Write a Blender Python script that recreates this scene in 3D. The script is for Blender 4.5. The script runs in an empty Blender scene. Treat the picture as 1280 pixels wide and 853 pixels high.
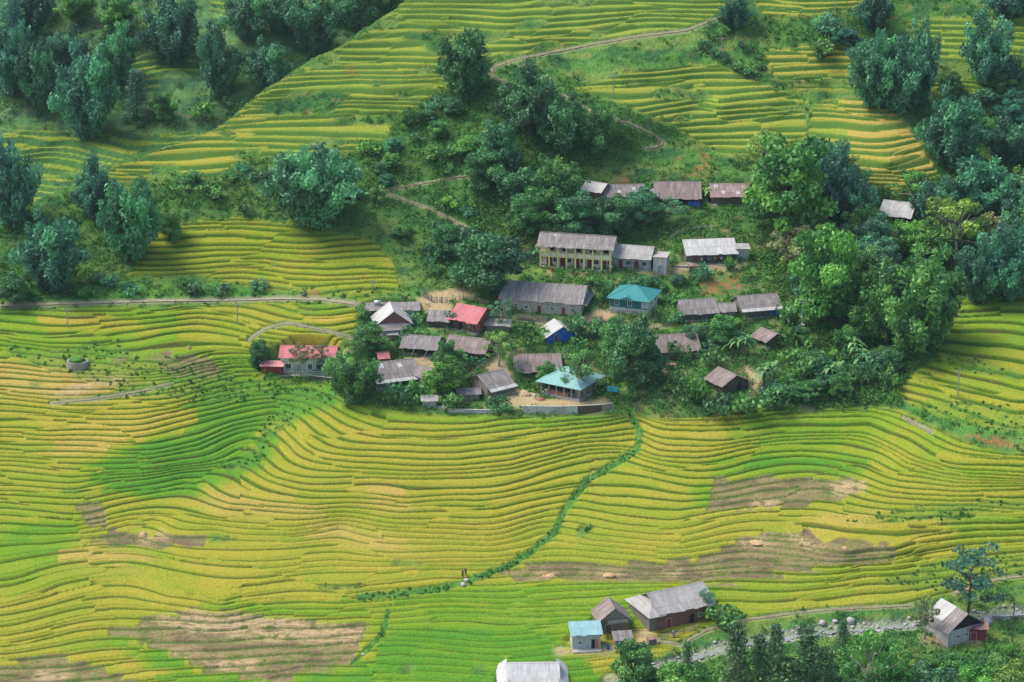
import bpy, math, random
import numpy as np
R = math.radians
scene = bpy.context.scene
COL = scene.collection
QUALITY = 1.2          # mesh density of the hillside

# ------------------------------------------------------------------ camera, sky, sun, exposure
FPX, CU, CV, THETA = 3556.0, 640.0, 426.5, R(19.0)      # focal length and centre in pixels of the 1280 x 853 photograph
cam_data = bpy.data.cameras.new("camera"); cam = bpy.data.objects.new("camera", cam_data); COL.objects.link(cam)
cam_data.sensor_width = 36.0; cam_data.lens = FPX * 36.0 / 1280.0
cam_data.clip_start = 1.0; cam_data.clip_end = 6000.0
cam.location = (0, 0, 0); cam.rotation_euler = (R(90) - THETA, 0, 0)
scene.camera = cam

SUN_EL, SUN_AZ = 56.0, -78.0     # degrees; azimuth from +Y (away from the camera), negative = left
world = bpy.data.worlds.new("World"); scene.world = world; world.use_nodes = True
wn = world.node_tree; wn.nodes.clear()
sky = wn.nodes.new("ShaderNodeTexSky"); sky.sky_type = 'NISHITA'; sky.sun_disc = False
sky.sun_elevation = R(SUN_EL); sky.sun_rotation = R(SUN_AZ); sky.air_density = 1.0; sky.dust_density = 2.5; sky.ozone_density = 1.0
bg = wn.nodes.new("ShaderNodeBackground"); bg.inputs[1].default_value = 0.14
wo = wn.nodes.new("ShaderNodeOutputWorld")
wn.links.new(sky.outputs[0], bg.inputs[0]); wn.links.new(bg.outputs[0], wo.inputs[0])
sd = bpy.data.lights.new("sun", 'SUN'); sun = bpy.data.objects.new("sun", sd); COL.objects.link(sun)
sd.energy = 2.1; sd.angle = R(28.0); sd.color = (1.0, 0.95, 0.86)
sun.rotation_euler = (R(90 - SUN_EL), 0, R(180 - SUN_AZ)); sun.location = (-60, 400, 200)
scene.view_settings.view_transform = 'Standard'; scene.view_settings.look = 'None'
scene.view_settings.exposure = 0.80; scene.view_settings.gamma = 1.0
scene.view_settings.use_curve_mapping = False
scene.cycles.max_bounces = 6; scene.cycles.diffuse_bounces = 3; scene.cycles.transmission_bounces = 4
scene.cycles.transparent_max_bounces = 4; scene.cycles.volume_bounces = 0
scene.cycles.use_denoising = True; scene.cycles.use_adaptive_sampling = False

# ------------------------------------------------------------------ noise
def hash2(ix, iy, seed):
    h = (ix.astype(np.int64) * 374761393 + iy.astype(np.int64) * 668265263 + seed * 974711) & 0xFFFFFFFF
    h = ((h ^ (h >> 13)) * 1274126177) & 0xFFFFFFFF
    h = h ^ (h >> 16)
    return (h & 0xFFFF) / 65535.0
def vnoise(x, y, seed=0):
    ix = np.floor(x); iy = np.floor(y); fx = x - ix; fy = y - iy
    fx = fx * fx * (3 - 2 * fx); fy = fy * fy * (3 - 2 * fy)
    ix = ix.astype(np.int64); iy = iy.astype(np.int64)
    a = hash2(ix, iy, seed); b = hash2(ix + 1, iy, seed); c = hash2(ix, iy + 1, seed); d = hash2(ix + 1, iy + 1, seed)
    return (a + (b - a) * fx) * (1 - fy) + (c + (d - c) * fx) * fy
def fbm(x, y, seed=0, oct=3):
    s = 0; a = 1; t = 0
    for k in range(oct):
        s = s + a * (vnoise(x, y, seed + k * 17) - 0.5); t += a; a *= 0.5; x = x * 2.03; y = y * 2.03
    return s / t * 2
def sstep(a, b, x):
    t = np.clip((x - a) / (b - a), 0, 1); return t * t * (3 - 2 * t)

# ------------------------------------------------------------------ tagging and mesh helpers
def tag(o, label=None, cat=None, group=None, kind=None):
    if label: o["label"] = label
    if cat: o["category"] = cat
    if group: o["group"] = group
    if kind: o["kind"] = kind
    return o
def empty(name, loc=(0, 0, 0), rz=0.0):
    o = bpy.data.objects.new(name, None); o.empty_display_size = 0.5; COL.objects.link(o)
    o.location = loc; o.rotation_euler = (0, 0, rz); return o
def np_mesh(name, V, F, mat, smooth=False, attrs=None):
    """V (n,3), F (m,k) with one k; attrs {name: (n,) or (n,3)}"""
    me = bpy.data.meshes.new(name)
    V = np.ascontiguousarray(V, dtype=np.float32); F = np.ascontiguousarray(F, dtype=np.int32)
    n, (m, k) = len(V), F.shape
    me.vertices.add(n); me.vertices.foreach_set("co", V.ravel())
    me.loops.add(m * k); me.loops.foreach_set("vertex_index", F.ravel())
    me.polygons.add(m); me.polygons.foreach_set("loop_start", np.arange(0, m * k, k, dtype=np.int32))
    if smooth: me.polygons.foreach_set("use_smooth", np.ones(m, dtype=bool))
    me.update(calc_edges=True)
    for an, a in (attrs or {}).items():
        a = np.asarray(a, dtype=np.float32)
        if a.ndim == 1:
            at = me.attributes.new(an, 'FLOAT', 'POINT'); at.data.foreach_set("value", a)
        else:
            at = me.attributes.new(an, 'FLOAT_COLOR', 'POINT')
            at.data.foreach_set("color", np.concatenate([a, np.ones((n, 1), np.float32)], 1).ravel())
    if mat: me.materials.append(mat)
    return me
def link(name, me, parent=None):
    o = bpy.data.objects.new(name, me); COL.objects.link(o)
    if parent: o.parent = parent
    return o
class MB:
    """collects shapes, build() links them as ONE mesh object"""
    def __init__(s): s.v = []; s.f = []; s.t = []
    def add(s, vs, fs, tint=0.5):
        b = len(s.v); s.v += [tuple(p) for p in vs]; s.f += [tuple(b + i for i in f) for f in fs]; s.t += [tint] * len(vs); return s
    def box(s, x0, x1, y0, y1, z0, z1, tint=0.5):
        vs = [(x0,y0,z0),(x1,y0,z0),(x1,y1,z0),(x0,y1,z0),(x0,y0,z1),(x1,y0,z1),(x1,y1,z1),(x0,y1,z1)]
        return s.add(vs, [(0,3,2,1),(4,5,6,7),(0,1,5,4),(1,2,6,5),(2,3,7,6),(3,0,4,7)], tint)
    def slab(s, a, b, c, d, t, tint=0.5):
        """four top corners, thickness t straight down"""
        vs = [a, b, c, d] + [(p[0], p[1], p[2] - t) for p in (a, b, c, d)]
        return s.add(vs, [(0,1,2,3),(7,6,5,4),(0,4,5,1),(1,5,6,2),(2,6,7,3),(3,7,4,0)], tint)
    def prism(s, pts, z0, z1, tint=0.5):
        n = len(pts); vs = [(x, y, z0) for x, y in pts] + [(x, y, z1) for x, y in pts]
        fs = [tuple(range(n - 1, -1, -1)), tuple(range(n, 2 * n))] + [(i, (i + 1) % n, n + (i + 1) % n, n + i) for i in range(n)]
        return s.add(vs, fs, tint)
    def tube(s, p, q, r0, r1, n=6, tint=0.5):
        p = np.array(p, float); q = np.array(q, float); d = q - p; d /= np.linalg.norm(d) + 1e-9
        a = np.cross(d, (0, 0, 1)) if abs(d[2]) < .9 else np.cross(d, (1, 0, 0)); a /= np.linalg.norm(a); b = np.cross(d, a)
        vs = []
        for c, r in ((p, r0), (q, r1)):
            for i in range(n):
                t = 2 * math.pi * i / n; vs.append(tuple(c + r * (math.cos(t) * a + math.sin(t) * b)))
        fs = [(i, (i + 1) % n, n + (i + 1) % n, n + i) for i in range(n)] + [tuple(range(n - 1, -1, -1)), tuple(range(n, 2 * n))]
        return s.add(vs, fs, tint)
    def mesh(s, name, mat, smooth=False):
        me = bpy.data.meshes.new(name); me.from_pydata(s.v, [], s.f); me.update()
        at = me.attributes.new("tint", 'FLOAT', 'POINT'); at.data.foreach_set("value", np.array(s.t, np.float32))
        if smooth: me.polygons.foreach_set("use_smooth", np.ones(len(me.polygons), dtype=bool))
        me.materials.append(mat); return me
    def build(s, name, mat, parent=None, smooth=False): return link(name, s.mesh(name, mat, smooth), parent)

# ------------------------------------------------------------------ materials
def new_mat(name):
    m = bpy.data.materials.new(name); m.use_nodes = True; nt = m.node_tree
    b = nt.nodes["Principled BSDF"]; b.inputs["Specular IOR Level"].default_value = 0.2
    return m, nt, b
def N(nt, t, **kw):
    n = nt.nodes.new(t)
    for k, v in kw.items():
        if k in n.inputs: n.inputs[k].default_value = v
        else: setattr(n, k, v)
    return n
def mixc(nt, fac, a, b, mode='MIX'):
    n = nt.nodes.new("ShaderNodeMix"); n.data_type = 'RGBA'; n.blend_type = mode
    for i, x in ((0, fac), (6, a), (7, b)):
        if isinstance(x, bpy.types.NodeSocket): nt.links.new(x, n.inputs[i])
        elif i == 0: n.inputs[0].default_value = x
        else: n.inputs[i].default_value = (*x, 1)
    return n.outputs[2]
def maprange(nt, s, a, b, c, d):
    n = N(nt, "ShaderNodeMapRange"); nt.links.new(s, n.inputs[0])
    for i, x in enumerate((a, b, c, d)): n.inputs[i + 1].default_value = x
    return n.outputs[0]
def noise_of(nt, scale, vec=None, detail=3.0, stretch=None, coord="Object"):
    tc = N(nt, "ShaderNodeTexCoord"); v = tc.outputs[coord]
    if stretch:
        mp = N(nt, "ShaderNodeMapping"); mp.inputs["Scale"].default_value = stretch; nt.links.new(v, mp.inputs[0]); v = mp.outputs[0]
    n = N(nt, "ShaderNodeTexNoise", Scale=scale, Detail=detail); nt.links.new(v, n.inputs["Vector"]); return n.outputs[0]
_mats = {}
def wall_mat(name, col, dirt=(0.12, 0.10, 0.08), amt=0.55, rough=0.85):
    """plaster, concrete, wood: blotches, rain streaks and dirt of its own"""
    if name in _mats: return _mats[name]
    m, nt, b = new_mat(name); b.inputs["Roughness"].default_value = rough
    s = maprange(nt, noise_of(nt, 1.1, stretch=(2.2, 2.2, 0.35)), 0.42, 0.75, 0, amt)
    c = mixc(nt, s, col, dirt)
    g = maprange(nt, noise_of(nt, 5.0, detail=4), 0.3, 0.7, 0.75, 1.2)
    h = N(nt, "ShaderNodeHueSaturation"); nt.links.new(c, h.inputs["Color"]); nt.links.new(g, h.inputs["Value"])
    nt.links.new(h.outputs[0], b.inputs["Base Color"]); _mats[name] = m; return m
def roof_mat(name, col, alt, rough=0.8, moss=0.62, metal=0.0):
    """corrugated sheets: each sheet its own tint, streaks down the slope, blotches of lichen"""
    if name in _mats: return _mats[name]
    m, nt, b = new_mat(name); b.inputs["Roughness"].default_value = rough; b.inputs["Metallic"].default_value = metal
    at = N(nt, "ShaderNodeAttribute", attribute_name="tint")
    c = mixc(nt, at.outputs["Fac"], col, alt)
    s = maprange(nt, noise_of(nt, 1.0, stretch=(2.6, 0.30, 0.30), detail=5), 0.38, 0.66, 0, moss)
    c = mixc(nt, s, c, tuple(x * 0.35 for x in col))
    s2 = maprange(nt, noise_of(nt, 0.55, detail=6), 0.42, 0.68, 0, moss)
    c = mixc(nt, s2, c, tuple(x * 0.5 for x in alt))
    nt.links.new(c, b.inputs["Base Color"])
    tc = N(nt, "ShaderNodeTexCoord"); w = N(nt, "ShaderNodeTexWave", Scale=1.6); w.bands_direction = 'X'
    nt.links.new(tc.outputs["Object"], w.inputs["Vector"])
    bp = N(nt, "ShaderNodeBump", Strength=0.5, Distance=0.06); nt.links.new(w.outputs["Fac"], bp.inputs["Height"])
    nt.links.new(bp.outputs[0], b.inputs["Normal"]); _mats[name] = m; return m
def plain_mat(name, col, rough=0.6, metal=0.0, amt=0.25, scale=3.0):
    if name in _mats: return _mats[name]
    m, nt, b = new_mat(name); b.inputs["Roughness"].default_value = rough; b.inputs["Metallic"].default_value = metal
    g = maprange(nt, noise_of(nt, scale), 0.3, 0.7, 1 - amt, 1 + amt)
    h = N(nt, "ShaderNodeHueSaturation", Color=(*col, 1)); nt.links.new(g, h.inputs["Value"])
    nt.links.new(h.outputs[0], b.inputs["Base Color"]); _mats[name] = m; return m
def leaf_mat(name, transl=0.30):
    """colour = the object's own colour x the leaf clump's tint"""
    if name in _mats: return _mats[name]
    m = bpy.data.materials.new(name); m.use_nodes = True; nt = m.node_tree; nt.nodes.clear()
    oi = N(nt, "ShaderNodeObjectInfo"); at = N(nt, "ShaderNodeAttribute", attribute_name="tint")
    hs = N(nt, "ShaderNodeHueSaturation"); nt.links.new(oi.outputs["Color"], hs.inputs["Color"])
    nt.links.new(maprange(nt, at.outputs["Fac"], 0, 1, 0.45, 2.05), hs.inputs["Value"])
    nt.links.new(maprange(nt, at.outputs["Fac"], 0, 1, 0.525, 0.475), hs.inputs["Hue"])
    df = N(nt, "ShaderNodeBsdfDiffuse"); tr = N(nt, "ShaderNodeBsdfTranslucent"); mx = N(nt, "ShaderNodeMixShader", Fac=transl)
    gl = N(nt, "ShaderNodeBsdfGlossy", Roughness=0.55); mg = N(nt, "ShaderNodeMixShader", Fac=0.04)
    nt.links.new(hs.outputs[0], df.inputs[0]); nt.links.new(hs.outputs[0], tr.inputs[0])
    out = N(nt, "ShaderNodeOutputMaterial")
    nt.links.new(df.outputs[0], mx.inputs[1]); nt.links.new(tr.outputs[0], mx.inputs[2])
    nt.links.new(mx.outputs[0], mg.inputs[1]); nt.links.new(gl.outputs[0], mg.inputs[2]); nt.links.new(mg.outputs[0], out.inputs[0])
    _mats[name] = m; return m
def attr_mat(name, rough=0.95, fine=0.22, scale=2.2, transl=0.0):
    """colour from the mesh's own colour attribute (what grows or lies there), fine mottling on top"""
    m, nt, b = new_mat(name); b.inputs["Roughness"].default_value = rough; b.inputs["Specular IOR Level"].default_value = 0.05
    at = N(nt, "ShaderNodeAttribute", attribute_name="col")
    g = maprange(nt, noise_of(nt, scale, detail=4), 0.25, 0.75, 1 - fine, 1 + fine)
    h = N(nt, "ShaderNodeHueSaturation"); nt.links.new(at.outputs["Color"], h.inputs["Color"]); nt.links.new(g, h.inputs["Value"])
    nt.links.new(h.outputs[0], b.inputs["Base Color"]); return m
# ------------------------------------------------------------------ the valley side as a height profile
def ray(v):                                   # rise per metre of distance of the sight line through image row v
    s = (CV - v) / FPX
    return (-math.sin(THETA) + math.cos(THETA) * s) / (math.cos(THETA) + math.sin(THETA) * s)
_v = np.arange(1040.0, -400.0, -1.0); _Z = np.zeros_like(_v); _Y = np.zeros_like(_v)
_Y[0] = 452.0; _Z[0] = 452.0 * ray(_v[0])
def slope_at(v):
    return math.tan(R(np.interp(v, [-400, -60, 60, 230, 300, 345, 420, 500, 560, 640, 720, 860, 1000], [26, 27, 28.5, 27, 20, 15, 15, 15, 13.5, 12.5, 11, 9.5, 9])))
for i in range(1, len(_v)):
    m = slope_at(_v[i]); r_ = ray(_v[i])
    _Y[i] = (_Z[i - 1] - m * _Y[i - 1]) / (r_ - m); _Z[i] = _Z[i - 1] + m * (_Y[i] - _Y[i - 1])
def Zprof(v): return np.interp(-v, -_v, _Z)

# lines of equal height: (reference row, points), the bends of the spurs and gullies
CONT = [
 (130, [(720,148),(800,138),(852,131),(880,124),(900,133),(930,128),(985,124),(1040,124),(1060,128),(1100,126),(1150,118),(1280,128)]),
 (60, [(430,64),(560,60),(700,58),(860,54),(1000,58),(1280,60)]),
 (190, [(140,196),(300,192),(430,190),(640,194),(800,190),(900,186),(1000,182),(1040,192),(1110,203),(1160,190),(1220,172),(1290,170)]),
 (300, [(0,300),(220,302),(350,298),(470,304),(640,300),(900,300),(1280,300)]),
 (345, [(0,345),(200,343),(350,342),(470,349),(640,345),(900,343),(1280,345)]),
 (378, [(0,382),(200,377),(350,375),(450,380),(640,379),(900,378),(1100,374),(1280,374)]),
 (410, [(0,404),(150,409),(250,401),(330,414),(370,422),(410,423),(450,414),(500,406),(640,410),(900,410),(1130,404),(1220,410),(1280,424)]),
 (450, [(0,446),(100,452),(215,458),(260,440),(330,446),(430,450),(640,450),(900,450),(1130,444),(1200,466),(1280,484)]),
 (505, [(0,500),(100,504),(225,498),(300,476),(400,470),(430,490),(520,500),(640,505),(760,507),(793,497),(830,512),(940,506),(1000,496),(1100,494),(1140,505),(1200,530),(1280,552)]),
 (555, [(0,546),(120,551),(190,553),(250,541),(310,522),(345,515),(362,522),(382,541),(426,555),(529,561),(659,555),(785,533),(797,527),(815,541),(852,544),(912,547),(972,533),(1086,530),(1106,543),(1173,572),(1263,584),(1300,588)]),
 (575, [(0,566),(120,570),(190,572),(250,560),(300,540),(334,536),(345,546),(372,566),(426,577),(520,583),(640,577),(775,556),(798,548),(820,566),(870,570),(926,560),(1019,552),(1133,581),(1280,600)]),
 (600, [(0,588),(100,592),(180,593),(250,580),(295,564),(316,560),(324,574),(345,594),(385,603),(440,606),(510,607),(626,598),(745,576),(775,570),(805,584),(852,592),(940,580),(1019,574),(1090,579),(1150,598),(1290,610)]),
 (635, [(0,622),(100,627),(175,620),(230,604),(256,604),(266,618),(290,629),(340,634),(400,638),(500,642),(620,638),(700,618),(722,614),(760,624),(852,630),(950,616),(1040,616),(1140,634),(1290,636)]),
 (680, [(0,668),(90,668),(160,655),(195,652),(215,668),(268,664),(426,662),(519,680),(612,681),(675,664),(695,664),(740,674),(852,682),(930,672),(1010,676),(1060,690),(1120,684),(1180,670),(1290,660)]),
 (730, [(0,756),(60,744),(140,724),(164,722),(214,742),(278,754),(330,742),(430,742),(585,728),(700,726),(850,724),(1000,722),(1080,712),(1160,700),(1290,690)]),
 (785, [(0,815),(130,792),(230,784),(330,782),(450,778),(600,776),(720,776),(885,770),(1012,762),(1140,755),(1190,742),(1290,724)]),
 (860, [(0,880),(200,866),(330,858),(640,860),(900,842),(1100,826),(1290,800)]),
 (960, [(0,970),(640,960),(1290,930)]), (-60, [(0,-60),(640,-60),(1290,-60)]), (0, [(560,2),(800,-2),(1000,2),(1290,0)]),
 (250, [(100,252),(400,252),(700,250),(1000,250),(1290,250)]),
]
_P = np.array([(u / 1.6, v) for ref, pts in CONT for u, v in pts]); _S = np.array([ref - v for ref, pts in CONT for u, v in pts], float)
def _rbf_fit():
    d = np.sqrt(((_P[:, None] - _P[None]) ** 2).sum(-1)); n = len(_P)
    A = np.zeros((n + 1, n + 1)); A[:n, :n] = d + np.eye(n) * (-4.0); A[:n, n] = 1; A[n, :n] = 1
    return np.linalg.solve(A, np.append(_S, 0))
_W = _rbf_fit()
GU = np.arange(-120, 1401, 8.0); GV = np.arange(-120, 1045, 5.0)
_gu, _gv = np.meshgrid(GU, GV)
_q = np.stack([_gu.ravel() / 1.6, _gv.ravel()], 1); _sg = np.zeros(len(_q))
for i in range(0, len(_q), 8000):
    _sg[i:i + 8000] = np.sqrt(((_q[i:i + 8000, None] - _P[None]) ** 2).sum(-1)) @ _W[:-1] + _W[-1]
_ve = _gv + _sg.reshape(_gu.shape)
for j in range(1, len(GV)): _ve[j] = np.maximum(_ve[j], _ve[j - 1] + 5.0 * 0.22)      # height never falls going up the slope
def bil(grid, u, v, us, vs):
    x = np.clip((u - us[0]) / (us[1] - us[0]), 0, len(us) - 1.001); y = np.clip((v - vs[0]) / (vs[1] - vs[0]), 0, len(vs) - 1.001)
    i = x.astype(int); j = y.astype(int); fx = x - i; fy = y - j
    return (grid[j, i] * (1 - fx) + grid[j, i + 1] * fx) * (1 - fy) + (grid[j + 1, i] * (1 - fx) + grid[j + 1, i + 1] * fx) * fy
def veff0(u, v):
    w = vnoise(u / 80, v / 38, 3) * 6.5 + vnoise(u / 30, v / 17, 5) * 1.4 - 4.0; w = w * (1 - .55 * sstep(620, 700, v))
    return bil(_ve, u, v, GU, GV) + w
def world_at(u, v, z):
    """point of the sight line through (u, v) that lies at height z"""
    s = (CV - v) / FPX; r = (-math.sin(THETA) + math.cos(THETA) * s) / (math.cos(THETA) + math.sin(THETA) * s)
    Y = z / r; X = Y * ((u - CU) / FPX) / (math.cos(THETA) + math.sin(THETA) * s)
    return X, Y
# ------------------------------------------------------------------ what grows where, traced as outlines
RU = np.arange(-120, 1402, 2.0); RV = np.arange(-100, 1046, 2.0)
_ru, _rv = np.meshgrid(RU, RV)
_wu = _ru + (vnoise(_ru / 14, _rv / 9, 41) - .5) * 9 + (vnoise(_ru / 40, _rv / 25, 42) - .5) * 10
_wv = _rv + (vnoise(_ru / 14, _rv / 9, 43) - .5) * 5
def inside(poly, U, V):
    c = np.zeros(U.shape, bool); n = len(poly)
    for i in range(n):
        (x0, y0), (x1, y1) = poly[i], poly[(i + 1) % n]
        if y0 == y1: continue
        c ^= ((y0 > V) != (y1 > V)) & (U < (x1 - x0) * (V - y0) / (y1 - y0) + x0)
    return c
def blur(a, r):
    a = a.astype(np.float32)
    for ax in (0, 1):
        for _ in range(2):
            p = np.pad(a, [(r + 1, r) if k == ax else (0, 0) for k in (0, 1)], mode='edge'); c = np.cumsum(p, ax, dtype=np.float64)
            n = 2 * r + 1
            a = ((c[n:] - c[:-n]) / n if ax == 0 else (c[:, n:] - c[:, :-n]) / n).astype(np.float32)
    return a
def rast(polys, warp=True, b=1):
    m = np.zeros(_ru.shape, bool)
    for p in polys: m |= inside(p, _wu if warp else _ru, _wv if warp else _rv)
    return blur(m, b) if b else m.astype(np.float32)
def stroke(pts, w):
    """distance mask of a polyline"""
    d = np.full(_ru.shape, 1e9)
    for (x0, y0), (x1, y1) in zip(pts[:-1], pts[1:]):
        dx, dy = x1 - x0, y1 - y0; t = np.clip(((_ru - x0) * dx + (_rv - y0) * dy) / (dx * dx + dy * dy + 1e-9), 0, 1)
        d = np.minimum(d, np.hypot(_ru - x0 - t * dx, _rv - y0 - t * dy))
    return 1 - sstep(w * .5, w * .5 + 3, d)
FRONT = [(-130,390),(60,386),(215,384),(330,380),(440,382),(458,392),(446,412),(424,432),(330,432),(322,452),(330,474),(420,478),(432,504),(520,517),(650,522),(780,520),(868,524),(940,512),(1000,513),(1120,510),(1150,528),(1200,552),(1250,566),(1400,575),(1400,725),(1250,728),(1190,746),(1100,758),(1000,768),(890,786),(800,832),(768,856),(700,860),(640,935),(-130,935)]
TERR = [  # outline, spacing of the terraces in rows of the photograph
 (FRONT, 8.1),
 ([(1185,380),(1290,362),(1410,355),(1410,560),(1290,538),(1215,535),(1140,508),(1120,488),(1160,455),(1180,425)], 10.5),
 ([(180,292),(230,278),(300,272),(400,287),(470,302),(492,332),(500,362),(450,376),(330,364),(250,346),(165,346)], 7.8),
 ([(128,216),(186,193),(246,174),(309,133),(366,93),(426,60),(493,16),(520,-90),(930,-90),(900,20),(860,36),(700,60),(612,82),(552,112),(505,150),(470,185),(420,192),(330,198),(290,208),(262,228),(140,228)], 8.6),
 ([(716,112),(790,90),(850,82),(900,82),(940,100),(1005,125),(1012,168),(960,190),(905,196),(850,164),(780,132)], 8.8),
 ([(958,66),(1010,56),(1062,56),(1076,112),(990,114),(965,92)], 7.6),
 ([(1016,132),(1040,126),(1100,120),(1130,150),(1158,190),(1172,218),(1140,238),(1092,238),(1066,200),(1010,168)], 8.2),
 ([(1130,26),(1290,24),(1400,24),(1400,80),(1200,78),(1160,76)], 7.6), ([(1150,98),(1228,98),(1228,114),(1150,114)], 7.6),
 ([(930,-10),(1100,-10),(1060,14),(960,22)], 8.6),
]
m_terr = np.zeros(_ru.shape, np.float32); spc = np.full(_ru.shape, 9.6, np.float32)
for poly, sp in TERR:
    mk = rast([poly], True, 1); m_terr = np.maximum(m_terr, mk); spc[rast([poly], False, 0) > .5] = sp
for poly, sp in [([(-130,756),(60,744),(137,725),(164,723),(278,754),(440,745),(484,788),(430,940),(-130,940)], 11.4), ([(-130,640),(90,650),(110,690),(190,700),(280,700),(440,745),(278,754),(164,723),(137,725),(60,744),(-130,756)], 11.5),
                 ([(870,718),(1180,700),(1400,690),(1400,740),(880,800)], 14.0), ([(1000,648),(1400,640),(1400,690),(1180,700),(1000,690)], 15.0), ([(-130,430),(215,448),(330,475),(360,520),(236,612),(-130,620)], 7.2)]:
    spc[rast([poly], True, 0) > .5] = sp
DITCH = [(786,512),(799,540),(797,562),(775,577),(735,600),(705,640),(694,666),(664,690),(640,706),(585,728),(540,738),(450,748)]
DITCH2 = [(486,765),(478,795),(440,830)]
BANKS = [  # grassy banks and gullies between the fields
 [(0,432),(60,440),(130,436),(230,452),(300,470),(250,500),(190,500),(100,476),(30,452)], [(160,352),(500,366),(450,376),(330,372),(0,380),(0,362)],
 [(60,440),(120,430),(215,446),(190,468),(120,470)], [(325,470),(430,478),(440,506),(405,512),(360,502),(320,498),(240,510),(250,496)],
 [(330,520),(385,505),(410,498),(380,520),(352,540),(325,575),(300,592),(290,585),(320,556)],
 [(1050,655),(1140,640),(1150,632),(1290,625),(1290,640),(1220,640),(1210,652)], [(1180,700),(1290,690),(1290,730),(1180,742),(1090,728),(1140,716)],
 [(1195,500),(1230,505),(1290,520),(1290,545),(1215,540),(1140,520),(1130,505)], [(1180,440),(1230,450),(1280,470),(1280,480),(1200,464)],
]
m_bank = np.maximum(rast(BANKS, True, 1), np.maximum(stroke(DITCH, 6), stroke(DITCH2, 3)))
m_terr = m_terr * (1 - np.maximum(m_bank * .45, np.maximum(stroke(DITCH, 6), stroke(DITCH2, 3)))); m_terr = m_terr * (1 - blur(vnoise(_ru / 46 + _rv / 60, _rv / 15, 44) > np.where((_rv < 240) & (_ru < 700), .70, np.where(_rv < 260, .82, .96)), 1))
def paint(base, polys, b=2, warp=True):
    for poly, val in polys:
        w = rast([poly], warp, b); base = base * (1 - w) + val * w
    return base
ripe = paint(np.full(_ru.shape, 0.74, np.float32), [
 ([(-130,380),(230,378),(300,384),(250,398),(215,446),(-130,452)], .34), ([(30,398),(120,392),(190,404),(200,418),(60,414)], .95),
 ([(230,380),(330,378),(430,384),(440,420),(300,436),(215,430)], .72), ([(380,378),(456,380),(450,396),(400,394)], .30), ([(372,396),(440,394),(436,408),(380,408)], .98),
 ([(210,440),(330,436),(330,480),(420,480),(430,505),(250,505),(220,470)], .30),
 ([(238,505),(300,500),(420,482),(434,508),(372,520),(340,560),(312,588),(270,606),(235,622),(180,625),(130,612),(108,592),(134,574),(158,560),(200,542),(236,536)], .05),
 ([(-130,560),(130,560),(110,590),(140,640),(60,660),(-130,660)], .66), ([(60,520),(228,512),(240,530),(160,560),(60,560)], 1.02),
 ([(400,500),(520,514),(790,516),(785,528),(640,536),(520,530),(420,520)], .36), ([(800,515),(880,520),(905,560),(890,600),(800,600)], .86),
 ([(330,520),(430,540),(700,560),(680,680),(430,650),(330,620)], .80),
 ([(905,545),(950,512),(1130,508),(1115,540),(1090,560),(960,566)], .42), ([(880,578),(960,566),(1100,574),(1070,594),(900,596)], .14), ([(1100,510),(1290,575),(1290,610),(1150,600)], .62),
 ([(700,570),(880,570),(870,690),(640,715)], .70), ([(860,606),(920,604),(860,640)], .2),
 ([(1000,640),(1290,640),(1290,690),(1000,690)], .84), ([(1170,640),(1290,640),(1290,690),(1190,690)], .56), ([(880,715),(1180,700),(1180,750),(880,790)], .60),
 ([(440,742),(585,730),(760,728),(900,736),(880,775),(700,790),(690,860),(400,870),(470,800),(484,765)], .30), ([(420,860),(482,795),(600,782),(700,792),(760,860),(420,940)], .10),
 ([(230,752),(330,752),(480,760),(476,782),(330,776)], .40), ([(-130,650),(80,645),(200,690),(180,716),(60,744),(-130,775)], .52), ([(0,655),(90,655),(60,700),(0,700)], .25),
 ([(280,700),(480,700),(590,726),(440,745),(250,750)], .78), ([(-130,760),(60,745),(165,724),(280,756),(190,770),(120,800),(60,822),(-130,850)], .76),
 ([(100,812),(150,800),(200,815),(262,846),(430,836),(420,880),(250,880),(186,850)], .12), ([(110,825),(150,812),(205,845),(170,850)], 1.0),
 ([(1180,360),(1400,355),(1400,430),(1180,440)], .34), ([(1110,440),(1200,450),(1400,480),(1400,560),(1190,530)], .60), ([(1190,500),(1290,508),(1290,520),(1190,512)], .78),
 ([(160,265),(500,280),(510,370),(150,350)], .66), ([(120,-90),(930,-90),(880,60),(480,200),(120,230)], .50), ([(480,-90),(930,-90),(880,30),(500,40)], .38),
 ([(130,190),(330,120),(300,200),(130,230)], .82), ([(700,80),(1015,80),(1015,200),(700,160)], .56), ([(950,50),(1080,50),(1080,115),(950,115)], .86),
 ([(1030,120),(1180,115),(1180,240),(1060,240)], 1.16), ([(1005,130),(1050,130),(1070,200),(1010,170)], .6), ([(1120,20),(1400,20),(1400,116),(1120,116)], .36),
])
m_dry = rast([[(240,622),(262,612),(400,632),(404,646),(262,642)], [(400,654),(470,668),(535,690),(480,690),(396,668)], [(-130,450),(60,452),(170,470),(120,505),(-130,485)], [(50,560),(120,545),(150,556),(90,574)],
 [(1000,650),(1100,640),(1090,655),(1000,662)], [(110,680),(180,690),(180,712),(60,700)], [(480,600),(520,606),(500,640),(440,626)]], True, 3)
m_cut = rast([[(136,790),(178,778),(240,764),(330,774),(462,782),(452,808),(436,832),(350,852),(262,844),(200,814)], [(-130,850),(0,836),(64,820),(100,830),(170,850),(180,900),(-130,900)],
 [(92,632),(124,628),(138,660),(176,668),(256,672),(240,688),(104,680),(140,664),(112,656)], [(606,722),(660,704),(760,706),(868,700),(940,672),(1120,678),(1122,700),(1010,714),(900,730),(760,726)],
 [(892,600),(960,596),(1090,602),(1040,628),(880,640)], [(196,452),(262,446),(282,470),(262,478),(196,470)], [(930,670),(1010,664),(1060,690),(940,690)], [(130,448),(220,440),(210,452),(130,460)]], True, 1)
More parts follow.
